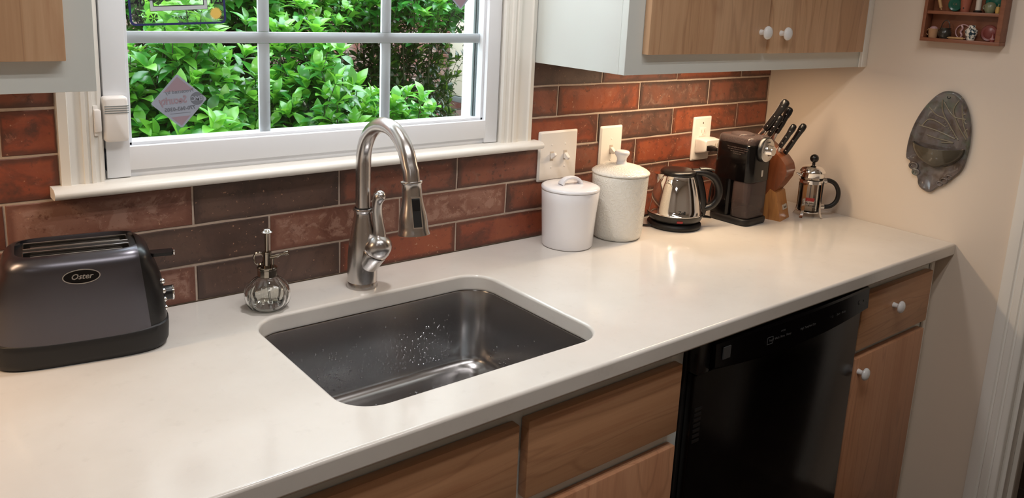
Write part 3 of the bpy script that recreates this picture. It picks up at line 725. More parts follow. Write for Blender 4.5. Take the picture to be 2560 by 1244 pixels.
# ------------------------------------------------------------------ faucet
fa = thing('faucet', 'brushed nickel pull-down kitchen faucet behind the sink', 'faucet', (.6299, -.0947, 0))
MB().lathe([(.033, 0), (.033, .002), (.0315, .010), (.0305, .0125), (.029, .013), (.001, .013)], n=48).build('base_ring', 'nickel', fa)
b = MB()
b.lathe([(.0312, .013), (.0314, .03), (.0315, .055), (.0305, .078), (.0282, .100), (.0245, .122), (.0210, .140), (.0188, .154), (.0182, .161), (.0182, .164), (.0205, .167), (.0210, .1695), (.0200, .172), (.0165, .173), (.001, .173)], n=48)
b.build('body', 'nickel', fa, angle=50)
# valve arm that leaves the body to the right and towards the room
ax = Vector((.34, -.46, .82)).normalized()
b = MB(); q = Vector((0, 0, 1)).rotation_difference(ax).to_matrix().to_4x4(); q.translation = (-.001, .0, .041)
b.lathe([(.012, -.010), (.0270, .000), (.0282, .020), (.0285, .040), (.0290, .046), (.0286, .0475), (.001, .0475)], mat=q, n=40); b.build('valve_arm', 'nickel', fa, angle=50)
b = MB(); b.lathe([(.001, .0478), (.0268, .0480), (.0285, .052), (.0292, .061), (.0272, .073), (.0222, .083), (.013, .089), (.001, .0905)], mat=q, n=40); b.build('valve_cap', 'nickel', fa, angle=60)
hc = q @ Vector((0, 0, .064))
lev = smooth_path([hc+Vector((.002, 0, .006)), hc+Vector((.003, .001, .026)), hc+Vector((.001, .002, .045)), hc+Vector((-.002, .003, .070)), hc+Vector((-.003, .002, .090)), hc+Vector((-.001, 0, .102)), hc+Vector((.002, -.001, .108))], 5)
nl = len(lev); rads = []
for i in range(nl):
    t_ = i/(nl-1); rads.append(.0165-.0050*math.sin(min(1, t_*2.0)*PI/2)-.0003*t_+(.0024 if t_ > .75 else 0)*math.sin((t_-.75)/.25*PI/2))
rads[-1] = .0115
b = MB(); b.tube(lev, rads, 18); b.sphere(tuple(lev[-1]), .0122, u=16, v=10); b.build('handle', 'nickel', fa, angle=60)
pts = [(0, 0, .168), (0, 0, .20), (0, 0, .24), (0, 0, .27)]
for k in range(1, 25):
    a = PI*k/24; pts.append((0, -.091+.091*math.cos(a), .272+.089*math.sin(a)))
pts = pts[:-2]+[(0, -.1845, .288), (0, -.1885, .2665)]
b = MB(); b.tube(pts, .0158, 24); b.build('spout', 'nickel', fa, angle=60)
MB().lathe([(.0172, .170), (.0172, .1745), (.0158, .1745)], n=30).build('black_seal', 'black', fa)
hd = Vector((0, -.20+.188, .172-.2665)).normalized(); q2 = Vector((0, 0, 1)).rotation_difference(hd).to_matrix().to_4x4(); q2.translation = (0, -.1880, .2675)
b = MB(); b.lathe([(.001, -.002), (.0205, -.0015), (.0212, .0), (.0205, .002), (.0188, .004), (.0188, .015), (.0195, .030), (.0220, .046), (.0258, .062), (.0275, .074), (.0278, .082), (.0285, .092), (.0310, .099), (.0310, .1005), (.027, .1005), (.025, .097), (.001, .097)], mat=q2, n=44); hdo = b.build('spray_head', 'nickel', fa, angle=50)
# button plate on the camera-facing side of the spray head
vd = Vector((-.25, -.97, 0)).normalized()
def onhead(s_, w_, o_):       # distance down the head, sideways, out
    side = Vector((vd.y, -vd.x, 0))*-1
    c_ = Vector((0, -.1880, .2675))+hd*s_
    return c_+vd*o_+side*w_
def pad(s0, s1, w_, o0, o1, th_, name, mt_):
    b = MB(); rg = lambda e: [onhead(s_, x, o+e) for s_, x, o in ((s0, -w_, o0), (s0, w_, o0), ((s0+s1)/2, w_, (o0+o1)/2), (s1, w_, o1), (s1, -w_, o1), ((s0+s1)/2, -w_, (o0+o1)/2))]
    b.loft([rg(-.006), rg(th_)]); b.build(name, mt_, fa)
pad(.024, .082, .0098, .0195, .0285, .0006, 'button_bezel', 'chrome'); pad(.0265, .0795, .0078, .0198, .0283, .0014, 'button_panel', 'blackm'); pad(.029, .048, .0068, .0202, .0232, .0026, 'spray_button', 'black')

# ------------------------------------------------------------------ glass mister bottle
bt = thing('spray_bottle', 'ribbed clear glass mister bottle with shiny metal pump, between toaster and faucet', 'bottle', (.4158, -.1054, 0))
fl = lambda a, z: 1-.09*(1-abs(math.cos(a*5)))*min(1, max(0, (z-.002)/.012))*min(1, max(0, (.062-z)/.012))
MB().lathe([(.001, .0010), (.028, .0), (.036, .004), (.0425, .014), (.0455, .026), (.0440, .038), (.0375, .050), (.026, .060), (.0165, .0655), (.0155, .070), (.0135, .070), (.0140, .065), (.0235, .058), (.0345, .048), (.0405, .037), (.0420, .026), (.0392, .015), (.033, .0065), (.026, .0045), (.001, .0050)], n=96, flute=fl).build('bottle_glass', 'flint', bt, angle=60)
MB().lathe([(.001, .0052), (.0255, .0049), (.0325, .0069), (.0385, .0152), (.0414, .026), (.0410, .0325), (.001, .0325)], n=96, flute=fl).build('water', 'water', bt, angle=60)
t = NT('brass_dark'); t.col((.34, .30, .25, 1)); t.p(Metallic=1.0, Roughness=.14); MT['brass'] = t.m
MB().lathe([(.0178, .0655), (.0186, .067), (.0186, .0795), (.0196, .081), (.0196, .0835), (.017, .085), (.001, .085)], n=14).build('collar', 'brass', bt, angle=25)
MB().lathe([(.0078, .085), (.0078, .1115), (.0085, .112), (.0085, .1145), (.001, .115)], n=20).build('pump_barrel', 'brass', bt)
MB().lathe([(.0038, .115), (.0036, .152), (.0036, .153), (.001, .153)], n=16).build('plunger', 'brass', bt)
MB().lathe([(.001, .1525), (.009, .1530), (.0118, .1545), (.0120, .1560), (.0075, .1580), (.006, .1605), (.001, .1612)], n=28).build('plunger_button', 'chrome', bt, angle=60)
dx, dy = .80, -.60
MB().tube(smooth_path([(0, 0, .1045), (.012*dx, .012*dy, .105), (.024*dx, .024*dy, .109), (.036*dx, .036*dy, .113)], 4), [.0042]*8+[.0028]*5, 12).tube([(.034*dx, .034*dy, .1125), (.042*dx, .042*dy, .1145)], .0045, 12).build('nozzle', 'brass', bt)
MB().tube([(.011*dx, .011*dy, .085), (.011*dx, .011*dy, .106)], .0022, 10).build('nozzle_stem', 'brass', bt)
MB().tube([(-(.0155+.0095*math.cos(a))*dx, -(.0155+.0095*math.cos(a))*dy, .100+.0125*math.sin(a)) for a in [2*PI*k/24 for k in range(25)]], .0022, 8).build('finger_ring', 'brass', bt)
MB().tube([(0, 0, .067), (.002, 0, .04), (.006, 0, .008)], .002, 8).build('dip_tube', 'film', bt)

# ------------------------------------------------------------------ toaster
to = thing('toaster', 'dark metallic grey two-slice toaster with black base and ends', 'toaster', (.088, -.1005, 0), R(-9))
def sup(a, b_, e, n=72, x0=0, y0=0):
    out = []
    for k in range(n):
        t_ = 2*PI*k/n; c_, s_ = math.cos(t_), math.sin(t_)
        out.append((x0+a*abs(c_)**(2/e)*(1 if c_ > 0 else -1), y0+b_*abs(s_)**(2/e)*(1 if s_ > 0 else -1)))
    return out
def tbody(z):       # half length, half depth at height z
    t_ = (z-.012)/.176; 
    a = .134*(1-.12*max(0, t_)**1.8)
    b_ = .083*(1-.08*max(0, t_)**2)
    return a-.011*max(0, (z-.105)/.051)**2, b_
prof = [(.040, 0, 0)]
rings = []
zs = [.040, .06, .08, .10, .12, .14, .156]
for z in zs: a, b_ = tbody(z); rings.append([(x, y, z) for x, y in sup(a, b_, 4.0)])
for k in range(1, 11):
    th_ = R(90*k/10); z = .156+.026*math.sin(th_); a, b_ = tbody(.156); ca = 1-math.cos(th_)
    rings.append([(x, y, z) for x, y in sup(a-.0004*k-.018*ca, b_-.022*ca-.0002*k, 4.0+.08*k)])
# inward lip of the opening
rings.append([(x, y, .1795) for x, y in sup(.0960, .0535, 5)])
rings.append([(x, y, .1745) for x, y in sup(.0950, .0525, 5)])
b = MB(); b.loft([[Vector(p) for p in r_] for r_ in rings], cap0=False, cap1=False)
full = b.bm
def clip(bm0, x, keep_left):
    c_ = bm0.copy(); bmesh.ops.bisect_plane(c_, geom=c_.verts[:]+c_.edges[:]+c_.faces[:], plane_co=(x, 0, 0), plane_no=(1, 0, .10), clear_outer=keep_left, clear_inner=not keep_left); return c_
XS = .106
s1 = MB(); s1.bm.free(); s1.bm = clip(full, XS, True)
bmesh.ops.bisect_plane(s1.bm, geom=s1.bm.verts[:]+s1.bm.edges[:]+s1.bm.faces[:], plane_co=(-.118, 0, 0), plane_no=(1, 0, 0), clear_inner=True)
s1.build('shell', 'toaster', to, angle=50)
s2 = MB(); s2.bm.free(); s2.bm = clip(full, XS, False); bmesh.ops.scale(s2.bm, vec=(1.0, .972, .985), verts=s2.bm.verts[:]); s2.build('end_panel', 'black', to, angle=50)
s3 = MB(); s3.bm.free(); c_ = full.copy(); bmesh.ops.bisect_plane(c_, geom=c_.verts[:]+c_.edges[:]+c_.faces[:], plane_co=(-.118, 0, 0), plane_no=(1, 0, 0), clear_outer=True); s3.bm = c_; bmesh.ops.scale(s3.bm, vec=(1.0, .985, .995), verts=s3.bm.verts[:]); s3.build('end_panel', 'black', to, angle=50)
full.free()
rb = []
for z, k in ((.0, .94), (.004, .975), (.012, 1.0), (.030, 1.008), (.0405, 1.006), (.0425, .985)):
    a, b_ = tbody(.012); rb.append([Vector((x, y, z+(.004*(x/.13)**2 if z > .02 else 0))) for x, y in sup(a*k, b_*k, 4.2)])
MB().loft(rb).build('base', 'blackm', to, angle=50)
slots = [rrect(-.078, .078, .010, .042, .003, 3), rrect(-.078, .078, -.042, -.010, .003, 3)]
b = MB(); b.plate(sup(.0960, .0535, 5), [s_[::-1] for s_ in slots], .170, .1755); b.build('top_plate', 'blackm', to)
b = MB()
for s_ in (1, -1):
    y0, y1 = sorted((s_*.010, s_*.042))
    for wy in (y0-.0005, y1+.0005): b.box(-.0785, .0785, wy-.0010, wy+.0010, .060, .1750)
    for wx in (-.0785, .0785): b.box(wx-.0007, wx+.0007, y0, y1, .060, .1760)
    b.box(-.074, .074, y0, y1, .058, .060)
b.build('slot_liner', 'dark_metal', to)
b = MB()
for s_ in (1, -1):
    for wy in (s_*.0095, s_*.0425): b.box(-.0785, .0785, wy-.0013, wy+.0013, .1752, .1782, .0006)
b.build('slot_rim', 'crumb', to)
b = MB()
for s_ in (1, -1):
    for wy in (s_*.014, s_*.038):
        b.tube([(-.068, wy, .170), (.068, wy, .170)], .0009, 6)
        for k in range(9): b.tube([(-.06+.015*k, wy, .065), (-.06+.015*k, wy, .170)], .0007, 5)
b.build('bread_guide', 'crumb', to)
b = MB(); bar_rings = [[Vector((p[0], p[1], z)) for p in rrect(.112, .151, -.012, .012, .005, 4)] for z in (.1475, .1535)]
b.loft([[Vector((x, y*(1-.25*max(0, max(0, x-.132)/.019)), z-.002*(x-.12)/.04+(.0016 if x > .147 else 0))) for x, y, z in r_] for r_ in bar_rings]); lv = b.build('lever', 'black', to); MB().box(.1490, .1520, -.0085, .0085, .1465, .1550, .001).build('lever_tip', 'chrome', lv)
q = Matrix.Translation((.124, -.014, .080)) @ Matrix.Rotation(R(90), 4, 'Y')
b = MB(); b.lathe([(.0165, 0), (.0165, .004), (.0130, .006), (.0128, .020), (.0125, .022), (.001, .022)], mat=q, n=28); kn = b.build('browning_knob', 'black', to); MB().lathe([(.0128, .019), (.0136, .0195), (.0136, .0215), (.0128, .0225), (.0112, .0225)], mat=q, n=28).build('knob_ring', 'chrome', kn)
for k, z in enumerate((.112, .094, .078, .062)):
    MB().sphere((.1255+.0012*k, -.042+.001*k, z), .0048, (1.0, 1, 1), 16, 10).build('button', 'chrome', to)
# oval badge with lettering
a_, b_2 = tbody(.150); yb = -b_2-.0004
T4 = lambda x, z, y=yb: frame((x, y, z), (1, 0, 0), (0, .07, 1))
oval = lambda a1, b1: [(a1*math.cos(2*PI*k/40), b1*math.sin(2*PI*k/40)) for k in range(40)]
b = MB(); b.plate(oval(.0275, .0122), [oval(.0258, .0107)[::-1]], 0, .0012, mat=T4(.002, .150)); b.build('badge_rim', 'rivet', to)
MB().plate(oval(.0260, .0109), [], -.001, .0007, mat=T4(.002, .150)).build('badge', 'blackg', to)
text('Oster', .0130, 'rivet', to, T4(.002, .150, yb-.0008), shear=.3, bold=.0002, name='badge_lettering')

# ------------------------------------------------------------------ canisters
k1 = thing('canister', 'smooth white porcelain canister with looped lid handle, left of the embossed one', 'canister', (1.2172, -.1006, 0), group=None)
def wob(a, z): return 1+.006*math.sin(3*a+z*30)+.004*math.sin(5*a-z*50)
MB().lathe([(.001, .001), (.060, 0), (.0640, .002), (.0655, .006), (.0670, .04), (.0695, .08), (.0722, .12), (.0738, .146), (.0725, .148), (.069, .146), (.064, .02), (.001, .018)], n=64, flute=wob).build('jar', 'porc', k1, angle=60)
l1 = MB().lathe([(.066, .1440), (.068, .1490), (.0745, .1492), (.0752, .152), (.0740, .1555), (.068, .1580), (.040, .1592), (.001, .1600)], n=64, flute=wob).build('lid', 'porc', k1, angle=60)
arch = [(.029*math.cos(PI*t_)*1.0, 0, .157+.0205*math.sin(PI*t_)**.85) for t_ in [k/16 for k in range(17)]]
ca = math.cos(R(-6)); sa = math.sin(R(-6))
hb = MB(); rings = []
for i, p in enumerate(arch):
    t_ = abs(i/16-.5)*2; hw = .0085+.004*t_**2; ht = .0035+.001*t_
    a = PI*i/16; nrm = Vector((math.cos(a), 0, math.sin(a))) if 0 < i < 16 else Vector((0, 0, 1))
    rings.append([Vector((p[0], sy*hw, p[2]))+nrm*so*ht for sy, so in ((-1, -.6), (-.5, -1), (.5, -1), (1, -.6), (1, .6), (.5, 1), (-.5, 1), (-1, .6))])
hb.loft(rings); ho = hb.build('lid_handle', 'porc', l1, angle=60); ho.rotation_euler = (0, 0, R(-10))
k2 = thing('canister', 'taller cream canister with embossed flowers and a knob lid, right of the smooth one', 'canister', (1.3866, -.1117, 0))
MB().lathe([(.001, .001), (.0560, .0), (.0610, .002), (.0650, .007), (.0675, .016), (.0690, .04), (.0705, .07), (.0725, .12), (.0742, .160), (.0745, .1720), (.0730, .1740), (.069, .172), (.064, .02), (.001, .018)], n=72).build('jar', 'emboss', k2, angle=60)
l2 = MB().lathe([(.068, .1720), (.070, .1752), (.0765, .1755), (.0775, .1780), (.0765, .1800), (.0700, .1850), (.0550, .1920), (.0350, .1975), (.0180, .2000), (.001, .2003)], n=72).build('lid', 'emboss', k2, angle=60)
MB().lathe([(.016, .1985), (.0140, .2030), (.0125, .2090), (.0135, .2150), (.0175, .2215), (.0200, .2260), (.0200, .2300), (.0175, .2335), (.0110, .2352), (.001, .2356)], n=36).build('lid_knob', 'porc', l2, angle=60)

# ------------------------------------------------------------------ kettle
ke = thing('kettle', 'polished steel electric kettle on a round black power base', 'kettle', (1.6105, -.1226, 0))
MB().lathe([(.001, 0), (.0700, 0), (.0745, .002), (.0762, .006), (.0758, .012), (.0715, .0165), (.066, .0185), (.001, .0185)], n=64).build('power_base', 'blackm', ke, angle=60)
MB().lathe([(.001, .019), (.0650, .019), (.0710, .0215), (.0755, .028), (.0785, .0365), (.0790, .0405), (.0775, .0415), (.001, .0415)], n=64).build('lower_band', 'black', ke, angle=50)
MB().lathe([(.0770, .0415), (.0785, .0420), (.0785, .0435), (.0765, .0450), (.0740, .060), (.0705, .080), (.0660, .100), (.0600, .122), (.0540, .139), (.0498, .1485), (.0500, .1500), (.0480, .1510), (.001, .1510)], n=72).build('body', 'chrome', ke, angle=50)
b = MB(); b.lathe([(.0485, .1505), (.0500, .1525), (.0505, .1560), (.0490, .1600), (.0440, .1635), (.030, .1655), (.001, .1662)], n=56); b.build('lid', 'black', ke, angle=60)
dh = Vector((.80, -.60, 0)).normalized()         # handle direction
# pouring lip on the opposite side
b = MB(); ls = []
for z, o_, w_ in ((.118, .0600, .003), (.130, .0630, .009), (.142, .0660, .013), (.1515, .0680, .0145)):
    sd = Vector((-dh.y, dh.x, 0)); base = .0745-(z-.06)*.245
    ls.append([Vector((0, 0, z))-dh*o_, Vector((0, 0, z))-dh*(o_*.80+base*.2)+sd*w_, Vector((0, 0, z))-dh*(base-.012)+sd*(w_+.006), Vector((0, 0, z))-dh*(base-.012)-sd*(w_+.006), Vector((0, 0, z))-dh*(o_*.80+base*.2)-sd*w_])
b.loft(ls); b.build('spout', 'chrome', ke, angle=70)
P3 = lambda r_, z, s_=0: tuple(dh*r_+Vector((-dh.y, dh.x, 0))*s_+Vector((0, 0, z)))
hp = smooth_path([P3(.040, .157), P3(.062, .158), P3(.084, .154), P3(.104, .142), P3(.116, .122), P3(.120, .100), P3(.116, .080), P3(.104, .064), P3(.088, .056), P3(.074, .053)], 5)
n_ = len(hp); rd = [.0125+.0025*math.sin(PI*min(1, i/(n_-1)*1.15)) for i in range(n_)]
MB().tube(hp, rd, 18, squash=.8).build('handle', 'black', ke, angle=60)
b = MB(); b.tube([P3(.052, .153), P3(.060, .130), P3(.068, .100), P3(.073, .075), P3(.077, .048), P3(.077, .032)], [.012, .0135, .0145, .0145, .0125, .010], 16); b.build('handle_mount', 'black', ke, angle=60)
b = MB(); b.tube(smooth_path([P3(.060, .167), P3(.078, .1685), P3(.096, .166), P3(.102, .163)], 4), [.010]*4+[.009]*4+[.007]*4+[.004], 14, squash=.45); b.build('lid_latch', 'dark_metal', ke, angle=60)
b = MB(); b.tube([P3(.078, .030), P3(.094, .029), P3(.104, .027)], [.008, .009, .006], 14, squash=.4); b.build('switch_lever', 'black', ke, angle=60)
# red window and lettering on the side that faces the room
vk = Vector((-.62, -.78, 0)).normalized()
vk = (Vector((CAMP.x-1.6105, CAMP.y+.1226, 0))).normalized(); vk = Matrix.Rotation(R(12), 4, 'Z') @ vk
side = Vector((-vk.y, vk.x, 0))
b = MB(); mw = frame(vk*.0748+Vector((0, 0, .030)), side, Vector((0, 0, 1))+vk*.45); b.plate(rrect(-.0085, .0085, -.0035, .0035, .003, 4), [], 0, .0022, mat=mw); b.build('indicator', 'red_lamp', ke)
text('Zell', .0135, 'ink', ke, frame(vk*.0762+Vector((0, 0, .0560))+side*.004, side, Vector((0, 0, 1))-vk*.18), depth=.0004)
MB().tube(smooth_path([(-.070, .020, .006), (-.085, .035, .004), (-.09, .06, .004), (-.06, .095, .004), (.02, .108, .004), (.10, .108, .004)], 5), .0032, 8).build('cord', 'black', ke)

# ------------------------------------------------------------------ coffee grinder
gr = thing('coffee_grinder', 'tall black burr coffee grinder with a dial on its front, beside the kettle', 'coffee grinder', (1.8315, -.175, 0), R(2))
def body_ring(z, hw=.054, hd=.066, rf=.022, rbk=.03, dy=0):
    # plan: narrow front (-y) with the dial, long sides
    pts = []
    for cx, cy, a0, r_ in ((hw-rbk, hd-rbk, 0, rbk), (-hw+rbk, hd-rbk, 90, rbk), (-hw+rf, -hd+rf, 180, rf), (hw-rf, -hd+rf, 270, rf)):
        for i in range(7): a = R(a0+15*i); pts.append(Vector((cx+r_*math.cos(a), cy+r_*math.sin(a)+dy, z)))
    return pts
MB().loft([body_ring(0, .054, .066), body_ring(.003, .0565, .069), body_ring(.012, .057, .070), body_ring(.018, .056, .069), body_ring(.020, .054, .067)]).build('foot', 'blackm', gr, angle=40)
# lower body is a spine behind the ground-coffee drawer, upper body overhangs it
b = MB(); b.loft([[Vector((x, y, z)) for x, y in rrect(-.0538, .0538, -.002, .0655, .014, 5)] for z in (.0205, .129)]); b.build('spine', 'grblack', gr)
b = MB(); b.loft([body_ring(.1285), body_ring(.131, .0545, .0665), body_ring(.19, .0545, .0665), body_ring(.2330, .054, .066), body_ring(.2355, .052, .064)]); b.build('upper_body', 'grblack', gr, angle=40)
b = MB(); b.loft([[Vector((x, y, z)) for x, y in rrect(-.0525+i, .0525-i, -.0645+i, -.0025, .020, 5)] for z, i in ((.0208, .002), (.024, 0), (.125, 0), (.1280, .001))]); b.build('grounds_drawer', 'smoke', gr, angle=40)
b = MB(); b.loft([[Vector((x, y, z)) for x, y in rrect(-.046, .046, -.056, -.006, .014, 5)] for z in (.026, .040)]); b.build('ground_coffee', 'blackm', gr)
b = MB(); b.loft([body_ring(.2358, .0520, .0640), body_ring(.2385, .0528, .0648), body_ring(.2510, .0515, .0635), body_ring(.2555, .0480, .060)], cap0=False); hop = b.build('hopper_lid', 'smoke', gr, angle=50)
MB().lathe([(.034, .2556), (.033, .2580), (.028, .2610), (.015, .2632), (.001, .2638)], c=(0, .008, 0), n=36).build('lid_dome', 'smoke', hop, angle=60)
b = MB(); r = random.Random(5)
for i in range(46): b.sphere((r.uniform(-.030, .030), r.uniform(-.035, .045), r.uniform(.2385, .2430)), .0042, (1, .75, .6), 8, 5, )
bn = b.build('coffee_bean', simple('coffee_bean', srgb(70, 38, 24), .35), gr); bn['kind'] = 'stuff'
qd = Matrix.Translation((.004, -.064, .222)) @ Matrix.Rotation(R(90), 4, 'X')
dl_ = MB().lathe([(.0365, 0), (.0365, .010), (.0350, .0125), (.033, .0125)], mat=qd, n=48).build('dial_housing', 'black', gr)
dl2 = MB().lathe([(.001, .011), (.0335, .0112), (.0340, .0130), (.0320, .0140), (.001, .0140)], mat=qd, n=48).build('dial_plate', 'rivet', gr)
dkn = MB().lathe([(.0165, .014), (.0165, .018), (.0150, .020), (.0140, .030), (.0130, .0315), (.001, .0315)], mat=qd, n=36).build('dial_knob', 'chrome', gr); MB().lathe([(.0112, .0313), (.0112, .0322), (.001, .0322)], mat=qd, n=30).build('knob_cap', 'rivet', dkn)
text('CUPS', .0065, 'ink', gr, frame((.004, -.0783, .2450), (1, 0, 0), (0, 0, 1)), depth=.0002, name='dial_print')
MB().box(.000, .008, -.0676, -.066, .143, .162, .0015).build('power_switch', 'tag', gr)
TS = lambda y, z: frame((-.0549, y, z), (0, -1, 0), (0, 0, 1))
for k, s_ in enumerate(('Please unplug the unit before cleaning', 'and refer to the instruction manual', 'for the proper operation', 'of this grinder')):
    text(s_, .0046, 'greyprint', gr, TS(-.016, .2250-.0060*k), depth=.0001, name='side_print')

# ------------------------------------------------------------------ knife block and knives
PHI = R(14)
kb = thing('knife_block', 'slanted two-tone wooden knife block between grinder and french press', 'knife block', (1.9535, -.200, 0), PHI)
# local: front is -y.  side profile in (y, z)
def slab(b, prof_, x0, x1): 
    b.loft([[Vector((x, y, z)) for y, z in prof_] for x in (x0, x1)]); return b
main = [(.085, .010), (.012, .060), (-.016, .098), (-.036, .140), (-.044, .160), (-.040, .176), (-.026, .190), (-.006, .200), (.080, .150), (.115, .040), (.108, .010)]
main = [(-.012, .070), (-.034, .100), (-.050, .128), (-.055, .150), (-.049, .170), (-.034, .188), (-.010, .207), (.020, .228), (.040, .236), (.075, .205), (.092, .12), (.092, 0), (.045, 0)]
b = MB(); slab(b, main, -.038, .038); b.build('block', 'block_d', kb, angle=30)
foot = [(-.053, 0), (-.031, .084), (-.012, .093), (.020, .040), (.038, 0)]
b = MB(); slab(b, foot, -.0385, .0385); b.build('foot', 'block_l', kb, angle=30)
mt_ = frame((.012, -.0440, .036), (1, 0, 0), Vector((0, .022, .084)))
b = MB(); b.plate(rrect(-.017, .017, -.0075, .0075, .001, 2), [], -.002, .0012, mat=mt_); tg_ = b.build('label_plate', 'tag', kb); text('Chefs', .010, 'greyprint', kb, frame((.012, -.0456, .036), (1, 0, 0), Vector((0, .022, .084))), depth=.0002)
def knife(label, P0, ln_, w_, a_, c__):
    # handle starts at (px, py, pz) in the block frame and runs along (lean_x, dy, dz)
    d = Vector((0, -a_, c__)).normalized()
    t_ = thing('knife', label, 'knife', tuple(P0), PHI, 'knives in the block')
    sd = Vector((1, 0, 0)); sd = (sd-d*sd.dot(d)).normalized(); wd_ = d.cross(sd)       # wide direction
    def ring(s_0, hw, ht, off=0):
        c0 = d*s_0+wd_*off
        return [c0+wd_*hw*math.cos(2*PI*k/14)+sd*ht*math.sin(2*PI*k/14) for k in range(14)]
    st = [(.018, .72, .0065), (.022, .80, .0075), (.05, .86, .0085), (.08, .80, .0085), (ln_-.030, .90, .0088), (ln_-.014, 1.08, .0090), (ln_-.004, .95, .0078), (ln_, .55, .0045)]
    MB().loft([ring(s0, w_*k, h_, -w_*.15*math.sin(PI*min(1, s0/ln_))) for s0, k, h_ in st]).build('handle', 'black', t_, angle=60)
    tang = MB(); tang.loft([[d*s0+wd_*(w_*k-w_*.15*math.sin(PI*min(1, s0/ln_)))+wd_*q_*.0006+sd*e_*.0013 for q_, e_ in ((-1, -1), (1, -1), (1, 1), (-1, 1))] for s0, k, h_ in st[1:-1]]); tang.build('tang', 'rivet', t_)
    MB().loft([ring(-.004, w_*.85, .0055), ring(.006, w_*.80, .0068), ring(.0195, w_*.72, .0068)]).build('bolster', 'rivet', t_, angle=60)
    MB().loft([[d*s0+wd_*a*w_*.8+sd*e_*.0009 for a, e_ in ((-1, -1), (1, -1), (1, 1), (-1, 1))] for s0 in (-.05, -.003)]).build('blade', 'rivet', t_)
    b = MB()
    for s0 in (.034, .034+(ln_-.056)/2, ln_-.022):
        for e_ in (-1, 1): b.sphere(tuple(d*s0+sd*e_*.0078-wd_*w_*.12), .0021, (1, 1, 1), 8, 6)
    b.build('rivet', 'rivet', t_)
knife('largest knife handle, highest in the knife block with a round pommel', (1.9335, -.160, .247), .128, .0122, .065, .108)
knife('black-handled knife just right of the tallest one, second highest in the block', (1.9730, -.175, .2370), .105, .0112, .040, .089)
knife('thin-handled knife partly hidden between the two tallest ones', (1.9400, -.1725, .2300), .090, .0095, .038, .078)
knife('short steak knife handle, the left of the two lower ones in the block', (1.9464, -.210, .2014), .098, .0090, .0447, .087)
knife('paring knife with its blade heel showing, rightmost and lowest in the block', (1.9760, -.2060, .1750), .130, .0095, .060, .113)

# ------------------------------------------------------------------ french press
fp = thing('french_press', 'small glass french press with chrome frame and black handle, in the far corner', 'coffee press', (2.072, -.262, 0))
MB().lathe([(.001, .018), (.0315, .018), (.0330, .021), (.0330, .120), (.0345, .123), (.0328, .1235), (.0316, .120), (.0316, .022), (.001, .020)], n=44).build('beaker', 'beaker', fp, angle=60)
b = MB(); b.lathe([(.0340, .104), (.0352, .1045), (.0352, .1155), (.0340, .116)], n=44); 
for k in range(4):
    a = R(45+90*k-39); cx, cy = math.cos(a), math.sin(a); tx, ty = -cy, cx
    pr_ = [(.0345, .112, .010), (.0350, .098, .0060), (.0350, .060, .0048), (.0352, .030, .0048), (.0375, .014, .0044), (.0420, .004, .0046), (.0450, .001, .005)]
    rings = [[Vector((cx*(r_+o_)+tx*w_*s_, cy*(r_+o_)+ty*w_*s_, z)) for s_, o_ in ((-1, 0), (1, 0), (1, .0014), (-1, .0014))] for r_, z, w_ in pr_]
    b.loft(rings)
b.tube([(.0345*math.cos(2*PI*k/40), .0345*math.sin(2*PI*k/40), .0165) for k in range(41)], .0016, 8); b.build('frame', 'chrome', fp, angle=50)
MB().lathe([(.0335, .1235), (.0355, .124), (.0355, .137), (.0360, .1385), (.0385, .1395), (.0375, .143), (.0330, .150), (.0250, .1555), (.0140, .1590), (.0050, .1602), (.001, .1605)], n=44).build('lid', 'chrome', fp, angle=50)
MB().tube([(0, 0, .160), (0, 0, .168)], .0045, 14).sphere((0, 0, .1795), .0130).build('plunger_knob', 'black', fp, angle=60)
MB().tube([(0, 0, .030), (0, 0, .155)], .0018, 10).lathe([(.0300, .040), (.0305, .042), (.0300, .046), (.001, .046)], n=30).build('plunger', 'dark_metal', fp)
dv = Vector((.77, -.64, 0))
MB().tube(smooth_path([tuple(dv*.034+Vector((0, 0, .112))), tuple(dv*.052+Vector((0, 0, .1135))), tuple(dv*.072+Vector((0, 0, .104))), tuple(dv*.085+Vector((0, 0, .080))), tuple(dv*.083+Vector((0, 0, .052))), tuple(dv*.066+Vector((0, 0, .034))), tuple(dv*.040+Vector((0, 0, .030)))], 5), .0068, 14, squash=1.0).build('handle', 'blackm', fp, angle=60)
MB().tube([tuple(dv*.033+Vector((0, 0, .111))), tuple(dv*.045+Vector((0, 0, .1125)))], .0078, 12).tube([tuple(dv*.033+Vector((0, 0, .030))), tuple(dv*.046+Vector((0, 0, .0305)))], .0074, 12).build('handle_bracket', 'chrome', fp, angle=50)
MB().tube([(-.030, .020, .128), (-.042, .028, .134)], [.006, .002], 10).build('spout', 'chrome', fp)
vp = Vector((CAMP.x-2.072, CAMP.y+.262, 0)).normalized(); sp = Vector((-vp.y, vp.x, 0))
b = MB()
for k in range(9):
    pass
arc = [vp*.0333*math.cos(t_)+sp*.0333*math.sin(t_) for t_ in [R(-26+52*k/8) for k in range(9)]]
b.loft([[p+Vector((0, 0, z)) for p in arc] + [p*1.012+Vector((0, 0, z)) for p in reversed(arc)] for z in (.052, .063)]); b.build('red_label', 'redprint', fp)
text('original', .0105, 'whiteprint', fp, frame(vp*.0345+Vector((0, 0, .0515)), sp, (0, 0, 1)), depth=.0002); text('FRENCH PRESS', .0042, 'whiteprint', fp, frame(vp*.0345+Vector((0, 0, .0435)), sp, (0, 0, 1)), depth=.0002)
co = thing('cord_loop', 'loop of black cord lying behind the knife block', 'cord', (2.02, -.16, 0))
